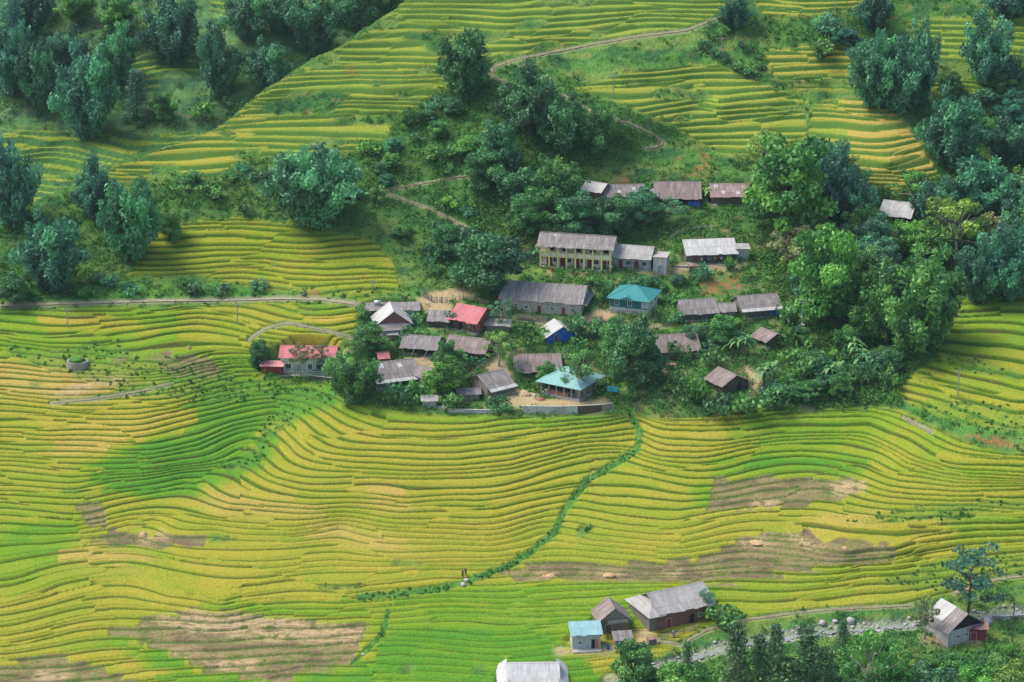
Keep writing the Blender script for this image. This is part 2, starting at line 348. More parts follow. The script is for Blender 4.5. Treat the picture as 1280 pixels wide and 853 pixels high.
STRAWP = [[(180,772),(240,764),(456,784),(450,806),(330,800),(210,786)], [(44,838),(92,838),(80,852),(40,852)], [(1035,606),(1088,600),(1076,614),(1036,622)], [(978,668),(1000,670),(1040,686),(1010,690)], [(930,674),(980,676),(960,684),(926,682)],
 [(742,716),(780,716),(778,722),(740,720)], [(672,716),(700,716),(702,721),(672,721)], [(830,716),(850,712),(850,718),(832,720)], [(176,668),(206,664),(216,674),(170,680)], [(205,814),(240,808),(250,816),(216,822)], [(940,628),(980,624),(978,632),(944,636)], [(60,490),(150,470),(160,476),(70,500)], [(252,826),(330,822),(322,838),(262,838)]]
m_straw = rast(STRAWP, True, 1)
m_dirt = rast([[(545,362),(575,356),(602,370),(560,378),(566,392),(538,396),(520,372)], [(612,492),(650,478),(678,486),(660,508),(622,510)], [(1096,288),(1116,282),(1118,302),(1102,318),(1092,312)], [(545,400),(610,400),(600,415),(540,412)], [(790,338),(840,332),(850,345),(800,345)], [(832,330),(936,330),(930,338),(840,340)],
 [(740,386),(770,386),(758,408),(735,404)], [(655,500),(760,495),(765,515),(650,515)], [(690,812),(760,808),(800,800),(780,818),(700,820)], [(1150,795),(1235,795),(1235,806),(1150,806)], [(800,788),(818,786),(814,812),(800,816)], [(590,440),(640,452),(640,470),(600,464)], [(810,448),(830,446),(836,470),(812,474)], [(930,455),(948,470),(945,500),(936,500)], [(500,446),(560,446),(570,462),(510,462)], [(672,404),(690,410),(682,418)]], True, 1)
m_red = rast([[(866,350),(900,344),(930,350),(926,366),(880,368)], [(985,440),(1030,432),(1032,440),(990,446)], [(770,224),(784,217),(792,226),(776,232)], [(1196,540),(1260,548),(1285,560),(1200,552)], [(430,84),(442,84),(440,96),(432,96)], [(712,52),(690,60),(700,64)], [(655,300),(680,300),(672,320),(655,322)], [(855,222),(880,182),(885,200),(866,224)], [(390,366),(400,362),(410,372),(360,374)], [(270,362),(290,366),(280,374)]], True, 1)
m_vill = rast([[(455,372),(560,360),(640,345),(650,300),(720,225),(940,225),(1000,300),(1040,400),(1160,440),(1120,505),(1000,512),(930,510),(868,522),(780,518),(650,520),(520,515),(432,502),(420,478),(330,472),(330,440),(440,420),(460,392)]], True, 4)
m_bush = rast([[(500,130),(560,112),(640,90),(720,100),(760,130),(840,160),(830,190),(760,215),(700,225),(660,260),(650,300),(560,300),(440,250),(420,200)], [(520,300),(640,290),(640,345),(520,360)], [(1000,190),(1290,80),(1410,80),(1410,360),(1200,380),(1160,440),(1000,420)],
 [(-130,270),(60,260),(220,230),(350,200),(450,230),(470,290),(240,275),(180,300),(160,345),(-130,378)], [(930,440),(1160,430),(1120,505),(870,525),(880,490)], [(640,290),(660,225),(940,240),(960,300),(840,300),(760,290)], [(690,330),(860,330),(930,345),(930,370),(840,370),(700,355)], [(880,20),(960,10),(1100,20),(1090,60),(960,60)], [(900,80),(960,80),(1000,120),(940,100)],
 [(780,850),(900,835),(1000,825),(1150,812),(1300,820),(1410,815),(1410,1040),(640,1040),(700,900)], [(820,395),(930,395),(940,440),(870,445),(870,400)]], True, 5)

def rs(a, u, v): return bil(a, u, v, RU, RV)

# ------------------------------------------------------------------ pads levelled for the houses are listed before the ground is made
PADS = []      # (u, v, radius m)
PATHS = [  # (name, label, width m, points)
 ("road", 1.1, [(-120,383),(0,382),(90,379),(200,376),(300,375),(350,373),(400,374),(440,379),(462,384)]),
 ("path", .55, [(905,20),(885,28),(860,38),(800,46),(740,56),(690,66),(650,74),(622,82),(612,90),(620,98),(632,102)]),
 ("path", .6, [(700,118),(735,138),(760,146),(790,156),(812,166),(830,178),(826,183),(805,186)]),
 ("path", .5, [(604,217),(570,222),(530,229),(498,235),(478,240),(500,248),(530,259),(560,272),(585,285),(600,296),(614,304)]),
 ("path", 0.8, [(1192,742),(1240,726),(1290,718),(1400,705)]),
 ("path", .5, [(812,800),(850,806),(880,790),(920,777),(970,770),(1020,764),(1080,760),(1140,757)]),
 ("path", 1.0, [(648,398),(680,402),(720,407),(760,412),(800,414),(840,404)]),
 ("path", 0.6, [(984,506),(1000,509),(1016,512)]), ("path", 0.6, [(1130,522),(1150,533),(1165,541)]),
 ("path", .4, [(214,480),(182,488),(150,494),(112,500),(64,504)]), ("path", .45, [(470,430),(400,412),(360,404),(330,412),(312,424)]),
]
# ------------------------------------------------------------------ houses: where they stand (pixels of the photograph) and what they look like
# "g": eave-on house: centre of the front eave (u, v), eave length, roof height and wall height in pixels, yaw, pitch
# "m": centre on the ground (u, v), length, width, wall height in metres, yaw, pitch
D = lambda x, w=.9, h=1.9, m="door_brown", f="F": ("door", f, x, 0, w, h, m)
Wn = lambda x, z=1.0, w=.9, h=.9, f="F", m="frame_white": ("window", f, x, z, w, h, m)
HOUSES = [
 ("g","house","house","long grey roofed house with pale walls and small red doors above the picket fence", 676,378,100,23,14,-13,27,"grey","cream", dict(feat=[D(-.32,m="door_red"),Wn(-.18,.9),D(-.02,m="door_red"),Wn(.14,.9),D(.28,m="door_red"),Wn(.4,.9)], skirt=True)),
 ("g","house","house","grey roofed house left of the blue tarpaulin house, half behind bushes", 875,394,46,18.5,8,10,27,"grey","wood_grey", dict(front="posts")),
 ("g","shed","shed","small low grey roof between the two long grey houses at the right of the village", 909,391,23,11,8,6,20,"grey","wood_grey", dict()),
 ("g","house","house","grey roofed house with white eave strip and blue tarpaulin under it", 952,388,50,18,10,14,27,"grey","wood_grey", dict(front="posts", strip=True, tarp=True)),
 ("g","house","house","broad grey roofed house with plank wall right of the leafy village tree", 849,440,53,21,9,10,27,"brown","plank", dict(feat=[D(.1),Wn(-.25,.8)], rails=True)),
 ("m","hut","hut","brown roofed plank hut standing alone beside the banana plants", 909,482,6.2,7.2,1.9,-58,27,"brown","plank_dark", dict(feat=[D(.15,f="R",m="dark")])),
 ("m","hut","hut","small tilted brown roof hut below the blue tarpaulin house", 961,427,5.2,5.6,1.7,-56,25,"brown","plank_dark", dict(front="posts")),
 ("m","hut","hut","white roofed hut with bright blue gable in the village middle", 698,421,5.6,7.2,1.7,-72,29,"white","blue_sheet", dict(feat=[D(-.2,f="R",m="door_brown")])),
 ("g","house","house","low grey roofed house with dark open front above the pale teal roof", 673,453.5,58,22,8,4,27,"brown","mud", dict(front="open", strip=False)),
 ("g","hut","hut","grey roofed hut with white front eave beside the bare yard", 628,486,32,19,8,36,24,"grey","mud", dict(front="posts", strip=True)),
 ("g","house","house","red metal roofed house with dark red plank walls below the bamboo fence", 579,403,36,19,13,-31,30,"red","plank_red", dict(feat=[D(-.2,m="dark"),Wn(.1,.9,.8,.8),D(.32,m="door_red")], front="posts")),
 ("g","house","house","flat grey roofed block house with water tank at the end of the road", 491,378,66,10.5,13,2,9,"grey","pale_grey", dict(mono=True, feat=[Wn(-.3,1.1,.7,.7),D(.05,m="door_grey")], tank=True)),
 ("m","house","house","steep white gable house with dark red gable and grey lower roof", 490,408,6.6,8.2,2.0,-80,37,"white","pale_grey", dict(gable="plank_red", apron=True)),
 ("g","shed","shed","low dark grey lean-to left of the red roofed house", 548,404,28,14,6,-8,18,"grey","plank_dark", dict(mono=True)),
 ("g","house","house","grey patched roof house with props under its open front", 523.5,437.5,46,16.5,9,-12,26,"grey","plank_dark", dict(front="open", props=True)),
 ("g","house","house","brownish grey roofed house below the red metal roof", 581,441,51,18,9,-18,26,"brown","plank_dark", dict(front="posts", feat=[D(.3,m="door_red")])),
 ("g","house","house","grey roofed house with white eave strip and light patches beside the big drooping clump", 498,476,54,23,7,20,26,"grey","plank_dark", dict(strip=True, patches=True, front="open")),
 ("m","shed","shed","small brown roofed shed right of the white eave house", 536,474,4.4,5.2,1.7,-52,26,"brown","mud", dict()),
 ("m","shed","shed","white and rust roofed shed with brick gable, leftmost of the upper row", 746,243,5.2,5.8,2.2,-30,25,"rusty_white","brick", dict()),
 ("g","house","house","grey roofed house with a white patch, half hidden by trees in the upper row", 781,247,50,16,8,3,25,"grey","wood_grey", dict(patches=True)),
 ("g","house","house","wide brown grey roofed house with dark open front in the upper row", 847.5,250,57,22,9,0,27,"brown","plank_dark", dict(front="open", tarp=True)),
 ("g","shed","shed","low grey lean-to joined to the wide house of the upper row", 815,247,16,11,8,0,18,"grey","wood_grey", dict(mono=True)),
 ("g","house","house","pink and grey roofed house at the right end of the upper row", 910,247.5,43,17,10,0,25,"pink_grey","plank", dict(front="posts", patches=True)),
 ("g","shed","shed","white roofed open shed with hanging laundry beside the school", 890,319.5,63,20,11,7,20,"white","wood_grey", dict(mono=True, front="open", laundry=True)),
 ("g","shed","shed","small grey box shed at the right of the white roofed open shed", 928,312,18,7,14,4,9,"lightgrey","pale_grey", dict(mono=True)),
 ("g","house","house","small grey block house with pale blue roof and orange door in the foreground", 733,795.5,39,15,17,6,14,"pale_blue","pale_grey", dict(mono=True, feat=[Wn(-.22,1.0,.75,.75,m="frame_white"),("door","F",.24,0,.75,1.95,"dark"),("door","F",.37,0,.6,1.95,"door_orange")], step=True)),
 ("m","barn","barn","tall wooden gable barn beside the small pale blue roof", 764,783,5.2,6.0,2.7,-78,38,"brown","plank", dict(gable="plank_grey", feat=[("door","R",-.2,0,1.3,1.6,"door_brown"),("board","R",.12,1.75,4.2,.75,"plank_pale")])),
 ("g","shed","shed","broken low plank roof shed in front of the wooden barn", 779,804,24,9,6,8,20,"grey","plank_grey", dict(mono=True)),
 ("g","house","house","large grey roofed house with red plank walls by the stream", 858,764,70,25,17,26,28,"lightgrey","plank_red", dict( feat=[D(-.33,1.2,1.9,"door_red"),D(.1,1.0,1.9,"dark"),Wn(.25,.9)], hipapron=True)),
 ("g","house","house","white roofed house cut off by the bottom edge of the photograph", 667,861,64,27,10,2,24,"white","pale_grey", dict(apron_side=True)),
 ("m","house","house","gable house with half white half grey roof by the lone feathery tree", 1192,790,7.6,8.8,3.0,-60,34,"grey_white","stone", dict(gable="dark", feat=[Wn(-.22,1.05,.9,.75,f="R"),Wn(.02,1.05,.9,.75,f="R"),Wn(.2,1.05,.9,.75,f="R")])),
 ("g","shed","shed","dark red box shed in front of the white and grey gable house", 1221,789,26,5,13,-5,10,"rusty","red_sheet", dict(mono=True, feat=[D(-.2,1.0,1.6,"door_red")])),
 ("g","house","house","white roofed house alone among the woods at the right", 1118,271,38,19,7,-22,24,"white","plank_dark", dict(front="posts")),
 ("m","hut","hut","dark gable hut half hidden left of the white roof in the woods", 1087,270,4.4,4.6,1.7,-70,36,"dark_roof","plank_dark", dict()),
 ("g","hut","hut","tiny grey brown roof deep among the trees at the right", 1111,337,22,10,5,5,26,"brown","plank_dark", dict()),
 ("g","shed","shed","low white grey roof right of the red roofed house", 622,409,32,9,6,-10,16,"lightgrey","mud", dict(mono=True)),
 ("g","shed","shed","small grey hut with pale wall at the edge of the lower rice field", 537,503,21,7,8,4,22,"lightgrey","pale_grey", dict()),
 ("g","shed","shed","low grey roof among bushes above the pale stone wall", 586,496,30,8,5,5,20,"grey","mud", dict()),
 ("g","shed","shed","tiny red roofed shed beside the big tree in the village", 480,450,15,8,6,10,20,"red","plank_red", dict()),
 ("g","hut","hut","tiny granary with grey cap roof below the steep white gable", 491,420,12,5,6,0,25,"lightgrey","mud", dict()),
 ("g","house","house","red roofed house with white pillared front on a terrace at the left of the village", 385,448,69,15,18,-2,22,"red","white_wall", dict(pillars=True, feat=[Wn(-.36,1.0,1.2,1.2,m="frame_grey"),D(-.14,1.2,2.2,"door_grey"),Wn(.05,.9,1.2,1.3,m="frame_grey"),Wn(.2,.9,1.2,1.3,m="frame_grey"),D(.38,1.2,2.2,"door_grey")])),
 ("g","shed","shed","dark red box shed with pink roof left of the white pillared house", 340,459,29,6,9,-4,10,"pink","red_sheet", dict(mono=True)),
]
SPECIAL = {"school": (724, 336), "annex": (788, 337), "teal": (786, 394), "pavilion": (708, 496)}
HOUSE_PADS = []
for h in HOUSES:
    if h[0] == "g": HOUSE_PADS.append((h[4], h[5] + h[8], max(h[6] * .095, 3.0), 0.0, min(max(h[7] * .21, 2.6), 5.0)))
    else: HOUSE_PADS.append((h[4], h[5] + 4, max(h[6], h[7]) * .6, 0.0, max(h[6], h[7]) * .5))
HOUSE_PADS += [(719, 337, 10.5, 0, 5.5), (795, 338, 7, 0, 5), (790, 393, 6, 0, 5.5), (708, 500, 10.5, 0, 7.5)]
# ------------------------------------------------------------------ ground sheet builder
RIDGE = [(-130,300),(0,270),(23,260),(100,230),(133,208),(186,190),(246,171),(276,156),(309,130),(333,110),(366,90),(393,72),(426,57),(459,33),(493,13),(508,0),(545,-38),(575,-70),(1410,-70)]
def ridge_v(u): return np.interp(u, [p[0] for p in RIDGE], [p[1] for p in RIDGE]) + (vnoise(u / 22, u * 0, 77) - .5) * 4
def lin(c): return np.array(c, np.float32)
C_RIPE = [lin((0.080,0.225,0.022)), lin((0.150,0.265,0.020)), lin((0.232,0.268,0.026)), lin((0.312,0.282,0.034)), lin((0.390,0.290,0.068))]
def ripe_col(r):
    x = np.clip(r, 0, 1.19) / 1.2 * 4; i = np.minimum(x.astype(int), 3); f = (x - i)[..., None]; T = np.array(C_RIPE); return T[i] * (1 - f) + T[i + 1] * f
def blend(c, col, w): return c * (1 - w[..., None]) + np.asarray(col, np.float32) * w[..., None]
# patches within which the terrace lines run through; a step between neighbours
_rg = np.random.default_rng(11)
SEEDS = [(u, v) for u in np.arange(-100, 1400, 170) for v in np.arange(-60, 960, 62)]
SEEDS = [(u + _rg.uniform(-60, 60), v + _rg.uniform(-22, 22)) for u, v in SEEDS]
SEEDS = [(u, v) for u, v in SEEDS if not (330 < u < 760 and 520 < v < 720)] + [(560, 590), (600, 680), (420, 640)]
def terrace(u, v, ve, sp, r, seed):
    """terraced height row, position within the terrace, terrace id hash"""
    best = np.full(u.shape, 1e9, np.float32); off = np.zeros(u.shape, np.float32); wu = u + (vnoise(u / 40, ve / 8, 60 + seed) - .5) * 90
    for k, (su, sv) in enumerate(SEEDS):
        if su < u.min() - 300: continue
        d = ((wu - su) / 2.6) ** 2 + (ve - sv) ** 2; m = d < best
        best = np.where(m, d, best); off = np.where(m, k * 0.37 % 1.0 + k, off)
    wob = (vnoise(u / 90, v / 60, 61 + seed) - .5) * .9 + (vnoise(u / 260, ve / 17, 62 + seed) - .5) * 1.1 + (vnoise(u / 120, ve / 30, 63 + seed) - .5) * .9; wob = wob * np.where(sp > 10, .55, 1)
    p = -ve / sp + (off % 1.0) + wob; k = np.floor(p); f = p - k
    q = k + sstep(1 - r, 1, f) + (1 - r) * .5
    return -(q - (off % 1.0) - wob) * sp, f, k, off, -(k + .5 - (off % 1.0) - wob) * sp
PATHMASK = np.zeros(_ru.shape)
for _n, _w, _pts in PATHS: PATHMASK = np.maximum(PATHMASK, stroke(_pts, _w * 5.6 * .5 + 1.5))
STREAM = [(760,850),(800,842),(850,826),(890,812),(925,803),(960,800),(1000,792),(1040,786),(1080,784),(1120,781),(1160,778),(1240,768),(1290,764),(1400,760)]
m_stream = stroke(STREAM, 13)
def main_sheet():
    du = 1.4 / QUALITY; n = int(1250 * QUALITY)
    us = np.arange(-210, 1490, du); fr = np.linspace(0, 1, n) ** 0.97
    u = np.repeat(us[None], n, 0); vt = ridge_v(us); v = 1036 - (1036 - vt)[None] * fr[:, None]
    ve = veff0(u, v); z = Zprof(ve); X, Y = world_at(u, v, z)
    mt = rs(m_terr, u, v); sp = spc[np.clip(((v - RV[0]) / 2 + .5).astype(int), 0, len(RV) - 1), np.clip(((u - RU[0]) / 2 + .5).astype(int), 0, len(RU) - 1)]
    mp = rs(PATHMASK, u, v); mv = rs(m_vill, u, v); cut = rs(m_cut, u, v); straw = rs(m_straw, u, v); bank = rs(m_bank, u, v); st = rs(m_stream, u, v)
    rr = np.where(v < 260, .46, .25) + (vnoise(u / 30, v / 12, 9) - .5) * .10
    vq, f, k, off, vc = terrace(u, v, ve, sp, rr, 0); vs = v + np.clip(vc - ve, -9, 9)      # row of the middle of each terrace: crops change at the banks
    cut = rs(m_cut, u, vs) * rs(m_terr, u, v); cut = np.maximum(sstep(.35, .65, cut), 0)
    mt = mt * (1 - sstep(.15, .6, mp)); zt = Zprof(vq); z1 = z + (zt - z) * sstep(.3, .7, mt)
    # levelled ground under the houses
    for (pu, pv, pr, dz, pry) in PADS:
        pz = float(Zprof(veff0(np.array([pu]), np.array([pv])))[0]); px, py = world_at(pu, pv, pz)
        d = np.hypot((X - px) / pr, (Y - (py + pry * .75)) / pry); w = 1 - sstep(1.0, 1.35, d); z1 = z1 + np.clip(pz + dz - z1, -2.4, 2.4) * w
    white = hash2((u / du).astype(np.int64), (v * 3).astype(np.int64), 5); lump = fbm(X / 2.2, Y / 2.2, 21, 3); lump2 = fbm(X / 7, Y / 7, 25, 2)
    wild = (1 - mt) * (1 - mp) * (1 - cut)
    isr = f > 1 - rr                       # the bank above each terrace
    rice = mt * (1 - cut) * np.where(isr, .5, 1)
    z1 = z1 + rice * ((white - .5) * .14 + .25 * sstep(.04, .14, f) * (1 - sstep(.75, .9, f))) + wild * ((white - .5) * .34 + lump * .45 + lump2 * .35) * (1 - .75 * mv) - st * .5 - mp * .06
    # ---- what grows there
    po, pw = hash2(k.astype(int), off.astype(int), 3) * 300, 44 + 80 * hash2(k.astype(int), off.astype(int), 4); pl = np.floor((u + po) / pw); uq = (pl + .5) * pw - po; uq = u * .62 + uq * .38
    hk = hash2(k.astype(int) * 7 + off.astype(int) * 131, pl.astype(int), 8)
    r = rs(ripe, uq, vs) + (hk - .5) * .26 + fbm(u / 30, v / 10, 31, 3) * .12 + (white - .5) * .10
    r = r - .18 * (1 - sstep(.0, .16, f))
    col = ripe_col(r)
    dry = rs(m_dry, uq, vs); col = blend(col, (0.42, 0.285, 0.085), dry * .75)
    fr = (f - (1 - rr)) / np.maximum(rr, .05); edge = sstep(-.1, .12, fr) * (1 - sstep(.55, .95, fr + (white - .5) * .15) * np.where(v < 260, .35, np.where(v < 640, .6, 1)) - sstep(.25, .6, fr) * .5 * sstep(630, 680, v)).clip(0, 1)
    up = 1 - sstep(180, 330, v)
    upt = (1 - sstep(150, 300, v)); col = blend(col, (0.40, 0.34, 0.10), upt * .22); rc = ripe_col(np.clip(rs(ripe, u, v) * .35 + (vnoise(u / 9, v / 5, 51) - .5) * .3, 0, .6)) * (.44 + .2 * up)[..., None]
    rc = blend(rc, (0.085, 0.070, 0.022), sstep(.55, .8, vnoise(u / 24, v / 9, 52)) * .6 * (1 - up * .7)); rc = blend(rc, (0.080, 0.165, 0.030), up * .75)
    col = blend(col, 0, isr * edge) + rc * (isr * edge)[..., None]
    g = fbm(u / 24, v / 12, 33, 3); wildc = blend(np.full(u.shape + (3,), 0, np.float32) + lin((0.082, 0.195, 0.040)), (0.040, 0.120, 0.036), sstep(-.25, .35, g))
    wildc = blend(wildc, (0.165, 0.240, 0.055), sstep(.0, .4, fbm(u / 40, v / 14, 35, 3)) * .7); wildc = blend(wildc, (0.20, 0.17, 0.06), sstep(.30, .6, fbm(u / 16, v / 7, 36, 3)) * .55)
    wildc = blend(wildc, (0.050, 0.140, 0.030), rs(m_bush, u, v) * .55); wildc = blend(wildc, (0.062, 0.205, 0.028), bank * .6)
    wildc = blend(wildc, (0.30, 0.22, 0.12), mv * sstep(.05, .5, fbm(u / 14, v / 8, 37, 3)) * .55)
    wildc = wildc * (0.75 + .5 * white)[..., None]
    col = blend(wildc, 0, mt) + col * mt[..., None]
    # harvested plots: stubble, mud, straw swaths, with green seams at their edges
    stub = blend(np.zeros(u.shape + (3,), np.float32) + lin((0.215, 0.180, 0.080)), (0.155, 0.120, 0.065), sstep(-.2, .3, fbm(u / 26, v / 9, 38, 3)))
    stub = blend(stub, (0.12, 0.155, 0.035), sstep(.1, .45, fbm(u / 12, v / 4, 39, 3)) * .8); stub = stub * (.7 + .6 * white)[..., None]
    seam = (isr & (fr < .45)).astype(np.float32) * .75; stub = blend(stub, (0.06, 0.13, 0.02), seam)
    col = blend(col, 0, cut) + stub * cut[..., None]
    col = blend(col, (0.44, 0.32, 0.175), np.clip(straw * (.45 + .9 * white) * sstep(-.5, .1, fbm(u / 8, v / 2.2, 40, 2)), 0, 1) * .9 * (1 - seam))
    col = blend(col, (0.46, 0.33, 0.19), rs(m_dirt, u, v) * (.6 + .4 * white)); col = blend(col, (0.30, 0.130, 0.058), .75 * rs(m_red, u, v) * sstep(-.4, .1, fbm(u / 7, v / 4, 45, 2)) * .9)
    col = blend(col, (0.30, 0.27, 0.16), sstep(.2, .8, mp) * .6); col = blend(col, (0.40, 0.37, 0.33), st * .5 * (.6 + .5 * white))
    # beyond the ridge the slope falls away; above the frame it eases; below the frame it runs down to the river and up under the camera
    w = 1 - sstep(520, 640, us); EX = []; zt0, yt0, xt0 = z[-1], Y[-1], X[-1]
    for dY in [1.5, 4, 8, 14, 24, 40, 60, 90, 130, 200, 320]:
        zz = zt0 + w * (-math.tan(R(33)) * dY) + (1 - w) * (math.tan(R(22)) * min(dY, 130) + 2); EX.append((xt0 * (yt0 + dY) / yt0, yt0 + dY, zz))
    FR = []; yb, zb, xb = Y[0], z[0], X[0]
    for t in [1.0, .95, .85, .7, .5, .3, .15, .05, 0.0]:
        yy = -40 + (yb - 6 + 40) * t; zz = np.where(t > .9, zb - 1.5, np.minimum(zb, -3 - 214 * np.clip((yy + 40) / 400, 0, 1) ** .55)); FR.append((xb * np.maximum(yy, 120) / yb, yy, zz))
    allX = np.concatenate([np.array([a[0] for a in FR[::-1]]), X, np.array([a[0] for a in EX])]); allY = np.concatenate([np.array([a[1] for a in FR[::-1]]), Y, np.array([a[1] for a in EX])])
    allZ = np.concatenate([np.array([a[2] + 0 * us for a in FR[::-1]]), z1, np.array([a[2] for a in EX])])
    allC = np.concatenate([np.repeat(col[:1], len(FR), 0), col, np.repeat(col[-1:], len(EX), 0)])
    # widen the sheet to both sides
    for side, sl in ((0, slice(0, 1)), (1, slice(-1, None))):
        for wd in (60, 400):
            ax = allX[:, sl] + (-wd if side == 0 else wd); cat = lambda a, b: np.concatenate([b, a], 1) if side == 0 else np.concatenate([a, b], 1)
            ay, az, ac = allY[:, sl], allZ[:, sl] + 0, allC[:, sl]
            allX, allY, allZ, allC = cat(allX, ax), cat(allY, ay), cat(allZ, az), cat(allC, ac)
            sl = slice(0, 1) if side == 0 else slice(-1, None)
    return us, vt, n, dict(X=X, Y=Y, Z=z1), (allX, allY, allZ, allC)
def sheet_mesh(name, A, mat, label):
    X, Y, Z, C = A; h, w = X.shape; V = np.stack([X, Y, Z], -1).reshape(-1, 3)
    i = np.arange(h * w).reshape(h, w); F = np.stack([i[:-1, :-1], i[:-1, 1:], i[1:, 1:], i[1:, :-1]], -1).reshape(-1, 4)
    o = link(name, np_mesh(name, V, F, mat, True, {"col": C.reshape(-1, 3)})); tag(o, label, "hillside", kind="structure"); return o
GROUND_MAT = attr_mat("ground", fine=0.30, scale=2.6)
for h in HOUSE_PADS: PADS.append(h)
_us, _vt, _n, SH, _A = main_sheet()
sheet_mesh("hillside", _A, GROUND_MAT, "terraced hillside of yellow and green rice with a village on it")
def G(u, v):
    """the ground point seen at pixel (u, v) of the photograph's plan, as (x, y, z)"""
    u = np.atleast_1d(np.asarray(u, float)); v = np.atleast_1d(np.asarray(v, float))
    x = np.clip((u - _us[0]) / (_us[1] - _us[0]), 0, len(_us) - 1.001); i = x.astype(int); fx = x - i
    vt = np.interp(u, _us, _vt); t = np.clip((1036 - v) / (1036 - vt), 0, 1) ** (1 / 0.97) * (_n - 1); t = np.clip(t, 0, _n - 1.001); j = t.astype(int); fy = t - j
    out = [(a[j, i] * (1 - fx) + a[j, i + 1] * fx) * (1 - fy) + (a[j + 1, i] * (1 - fx) + a[j + 1, i + 1] * fx) * fy for a in (SH["X"], SH["Y"], SH["Z"])]
    return np.stack(out, -1)
def G1(u, v): return G(u, v)[0]
# ---- the darker hill beyond the ridge
def back_z(u, v):
    vv = v + (vnoise(u / 80, v / 40, 71) - .5) * 16 + (vnoise(u / 30, v / 16, 72) - .5) * 5; return vv
_bz = [(-0.0, 0.0)]
_bv = np.arange(330.0, -140.0, -1.0); _bY = np.zeros_like(_bv); _bZ = np.zeros_like(_bv); _bY[0] = 775.0; _bZ[0] = 775 * ray(330.0)
for i in range(1, len(_bv)):
    m = math.tan(R(np.interp(_bv[i], [-140, 60, 330], [25, 25, 22]))); r_ = ray(_bv[i]); _bY[i] = (_bZ[i - 1] - m * _bY[i - 1]) / (r_ - m); _bZ[i] = _bZ[i - 1] + m * (_bY[i] - _bY[i - 1])
def BZ(v): return np.interp(-v, -_bv, _bZ)
BTERR = [[(0,160),(120,168),(260,166),(262,205),(140,215),(0,228)], [(155,74),(258,72),(258,92),(160,94)], [(262,-10),(380,-10),(380,16),(270,18)], [(0,210),(100,215),(60,250),(0,262)], [(140,96),(200,98),(196,118),(146,116)]]
def back_sheet():
    us = np.arange(-118, 640, 2.2); n = 300; u = np.repeat(us[None], n, 0); v = np.linspace(325, -110, n)[:, None] + 0 * u
    ve = back_z(u, v); z = BZ(ve); X, Y = world_at(u, v, z); mt = rs(rast(BTERR, False, 2), u, v); vq, f, k, off, _c = terrace(u, v, ve, 8.0 + 0 * u, .45, 4)
    z1 = z + (BZ(vq) - z) * mt; white = hash2((u * 2).astype(np.int64), (v * 3).astype(np.int64), 6); lump = fbm(X / 3, Y / 3, 23, 3)
    z1 = z1 + (1 - mt) * (lump * .8 + (white - .5) * .4)
    c = blend(np.zeros(u.shape + (3,), np.float32) + lin((0.095, 0.200, 0.065)), (0.050, 0.130, 0.055), sstep(-.2, .3, fbm(u / 20, v / 10, 53, 3))); c = blend(c, (0.090, 0.175, 0.035), sstep(.1, .5, fbm(u / 30, v / 9, 54, 3)) * .6)
    c = blend(c, (0.20, 0.14, 0.07), sstep(.35, .6, fbm(u / 14, v / 5, 55, 3)) * .5)
    t = ripe_col(.36 + .3 * hash2(k.astype(int), off.astype(int), 6)); t = np.where((f > .5)[..., None], lin((0.05, 0.13, 0.03)), t); c = blend(c, 0, mt * .8) + t * (mt * .8)[..., None]
    c = c * (.75 + .5 * white)[..., None]
    top = (X[-1] * 1.3, Y[-1] + 260, z1[-1] + 110); cat = lambda a, b: np.concatenate([a, b[None]])
    A = [cat(X, top[0]), cat(Y, top[1]), cat(z1, top[2]), cat(c, c[-1])]
    for k_, s_ in ((0, -300.0),): A = [np.concatenate([A[0][:, :1] + s_, A[0]], 1), np.concatenate([A[1][:, :1], A[1]], 1), np.concatenate([A[2][:, :1], A[2]], 1), np.concatenate([A[3][:, :1], A[3]], 1)]
    return A
sheet_mesh("hills", back_sheet(), GROUND_MAT, "darker green wooded slope beyond the terraced ridge")
def GB(u, v):
    u = np.atleast_1d(np.asarray(u, float)); v = np.atleast_1d(np.asarray(v, float)); z = BZ(back_z(u, v)); X, Y = world_at(u, v, z); return np.stack([X, Y, z - .2], -1)
def mpp(p): return float(np.linalg.norm(p)) / FPX      # metres per pixel of the photograph at a point

# ---- road, paths and stream laid on the ground
def strip(name, pts, width, mat, lift, label, cat, kind="structure", jitter=.38):
    P = []
    for (a, b) in zip(pts[:-1], pts[1:]):
        m = max(2, int(math.hypot(b[0] - a[0], b[1] - a[1]) / 3)); P += [(a[0] + (b[0] - a[0]) * t / m, a[1] + (b[1] - a[1]) * t / m) for t in range(m)]
    P.append(pts[-1]); P = np.array(P); W = G(P[:, 0], P[:, 1]); ker = np.ones(5) / 5
    W = np.stack([np.convolve(np.pad(W[:, i], 2, mode='edge'), ker, 'valid') for i in range(3)], 1)
    T = np.gradient(W[:, :2], axis=0); T /= np.linalg.norm(T, axis=1)[:, None] + 1e-9; Nn = np.stack([-T[:, 1], T[:, 0]], 1)
    rg = np.random.default_rng(len(pts)); wl = width * .5 * (1 + rg.uniform(-jitter, jitter, len(W))); rows = []
    for s_ in (-1, -.33, .33, 1): rows.append(np.concatenate([W[:, :2] + Nn * (wl * s_)[:, None], (W[:, 2] + lift - (abs(s_) == 1) * .12)[:, None]], 1))
    V = np.stack(rows, 1).reshape(-1, 3); n = len(W); i = np.arange(n * 4).reshape(n, 4)
    F = np.stack([i[:-1, :-1], i[1:, :-1], i[1:, 1:], i[:-1, 1:]], -1).reshape(-1, 4); o = link(name, np_mesh(name, V, F, mat, True)); tag(o, label, cat, kind=kind); return o
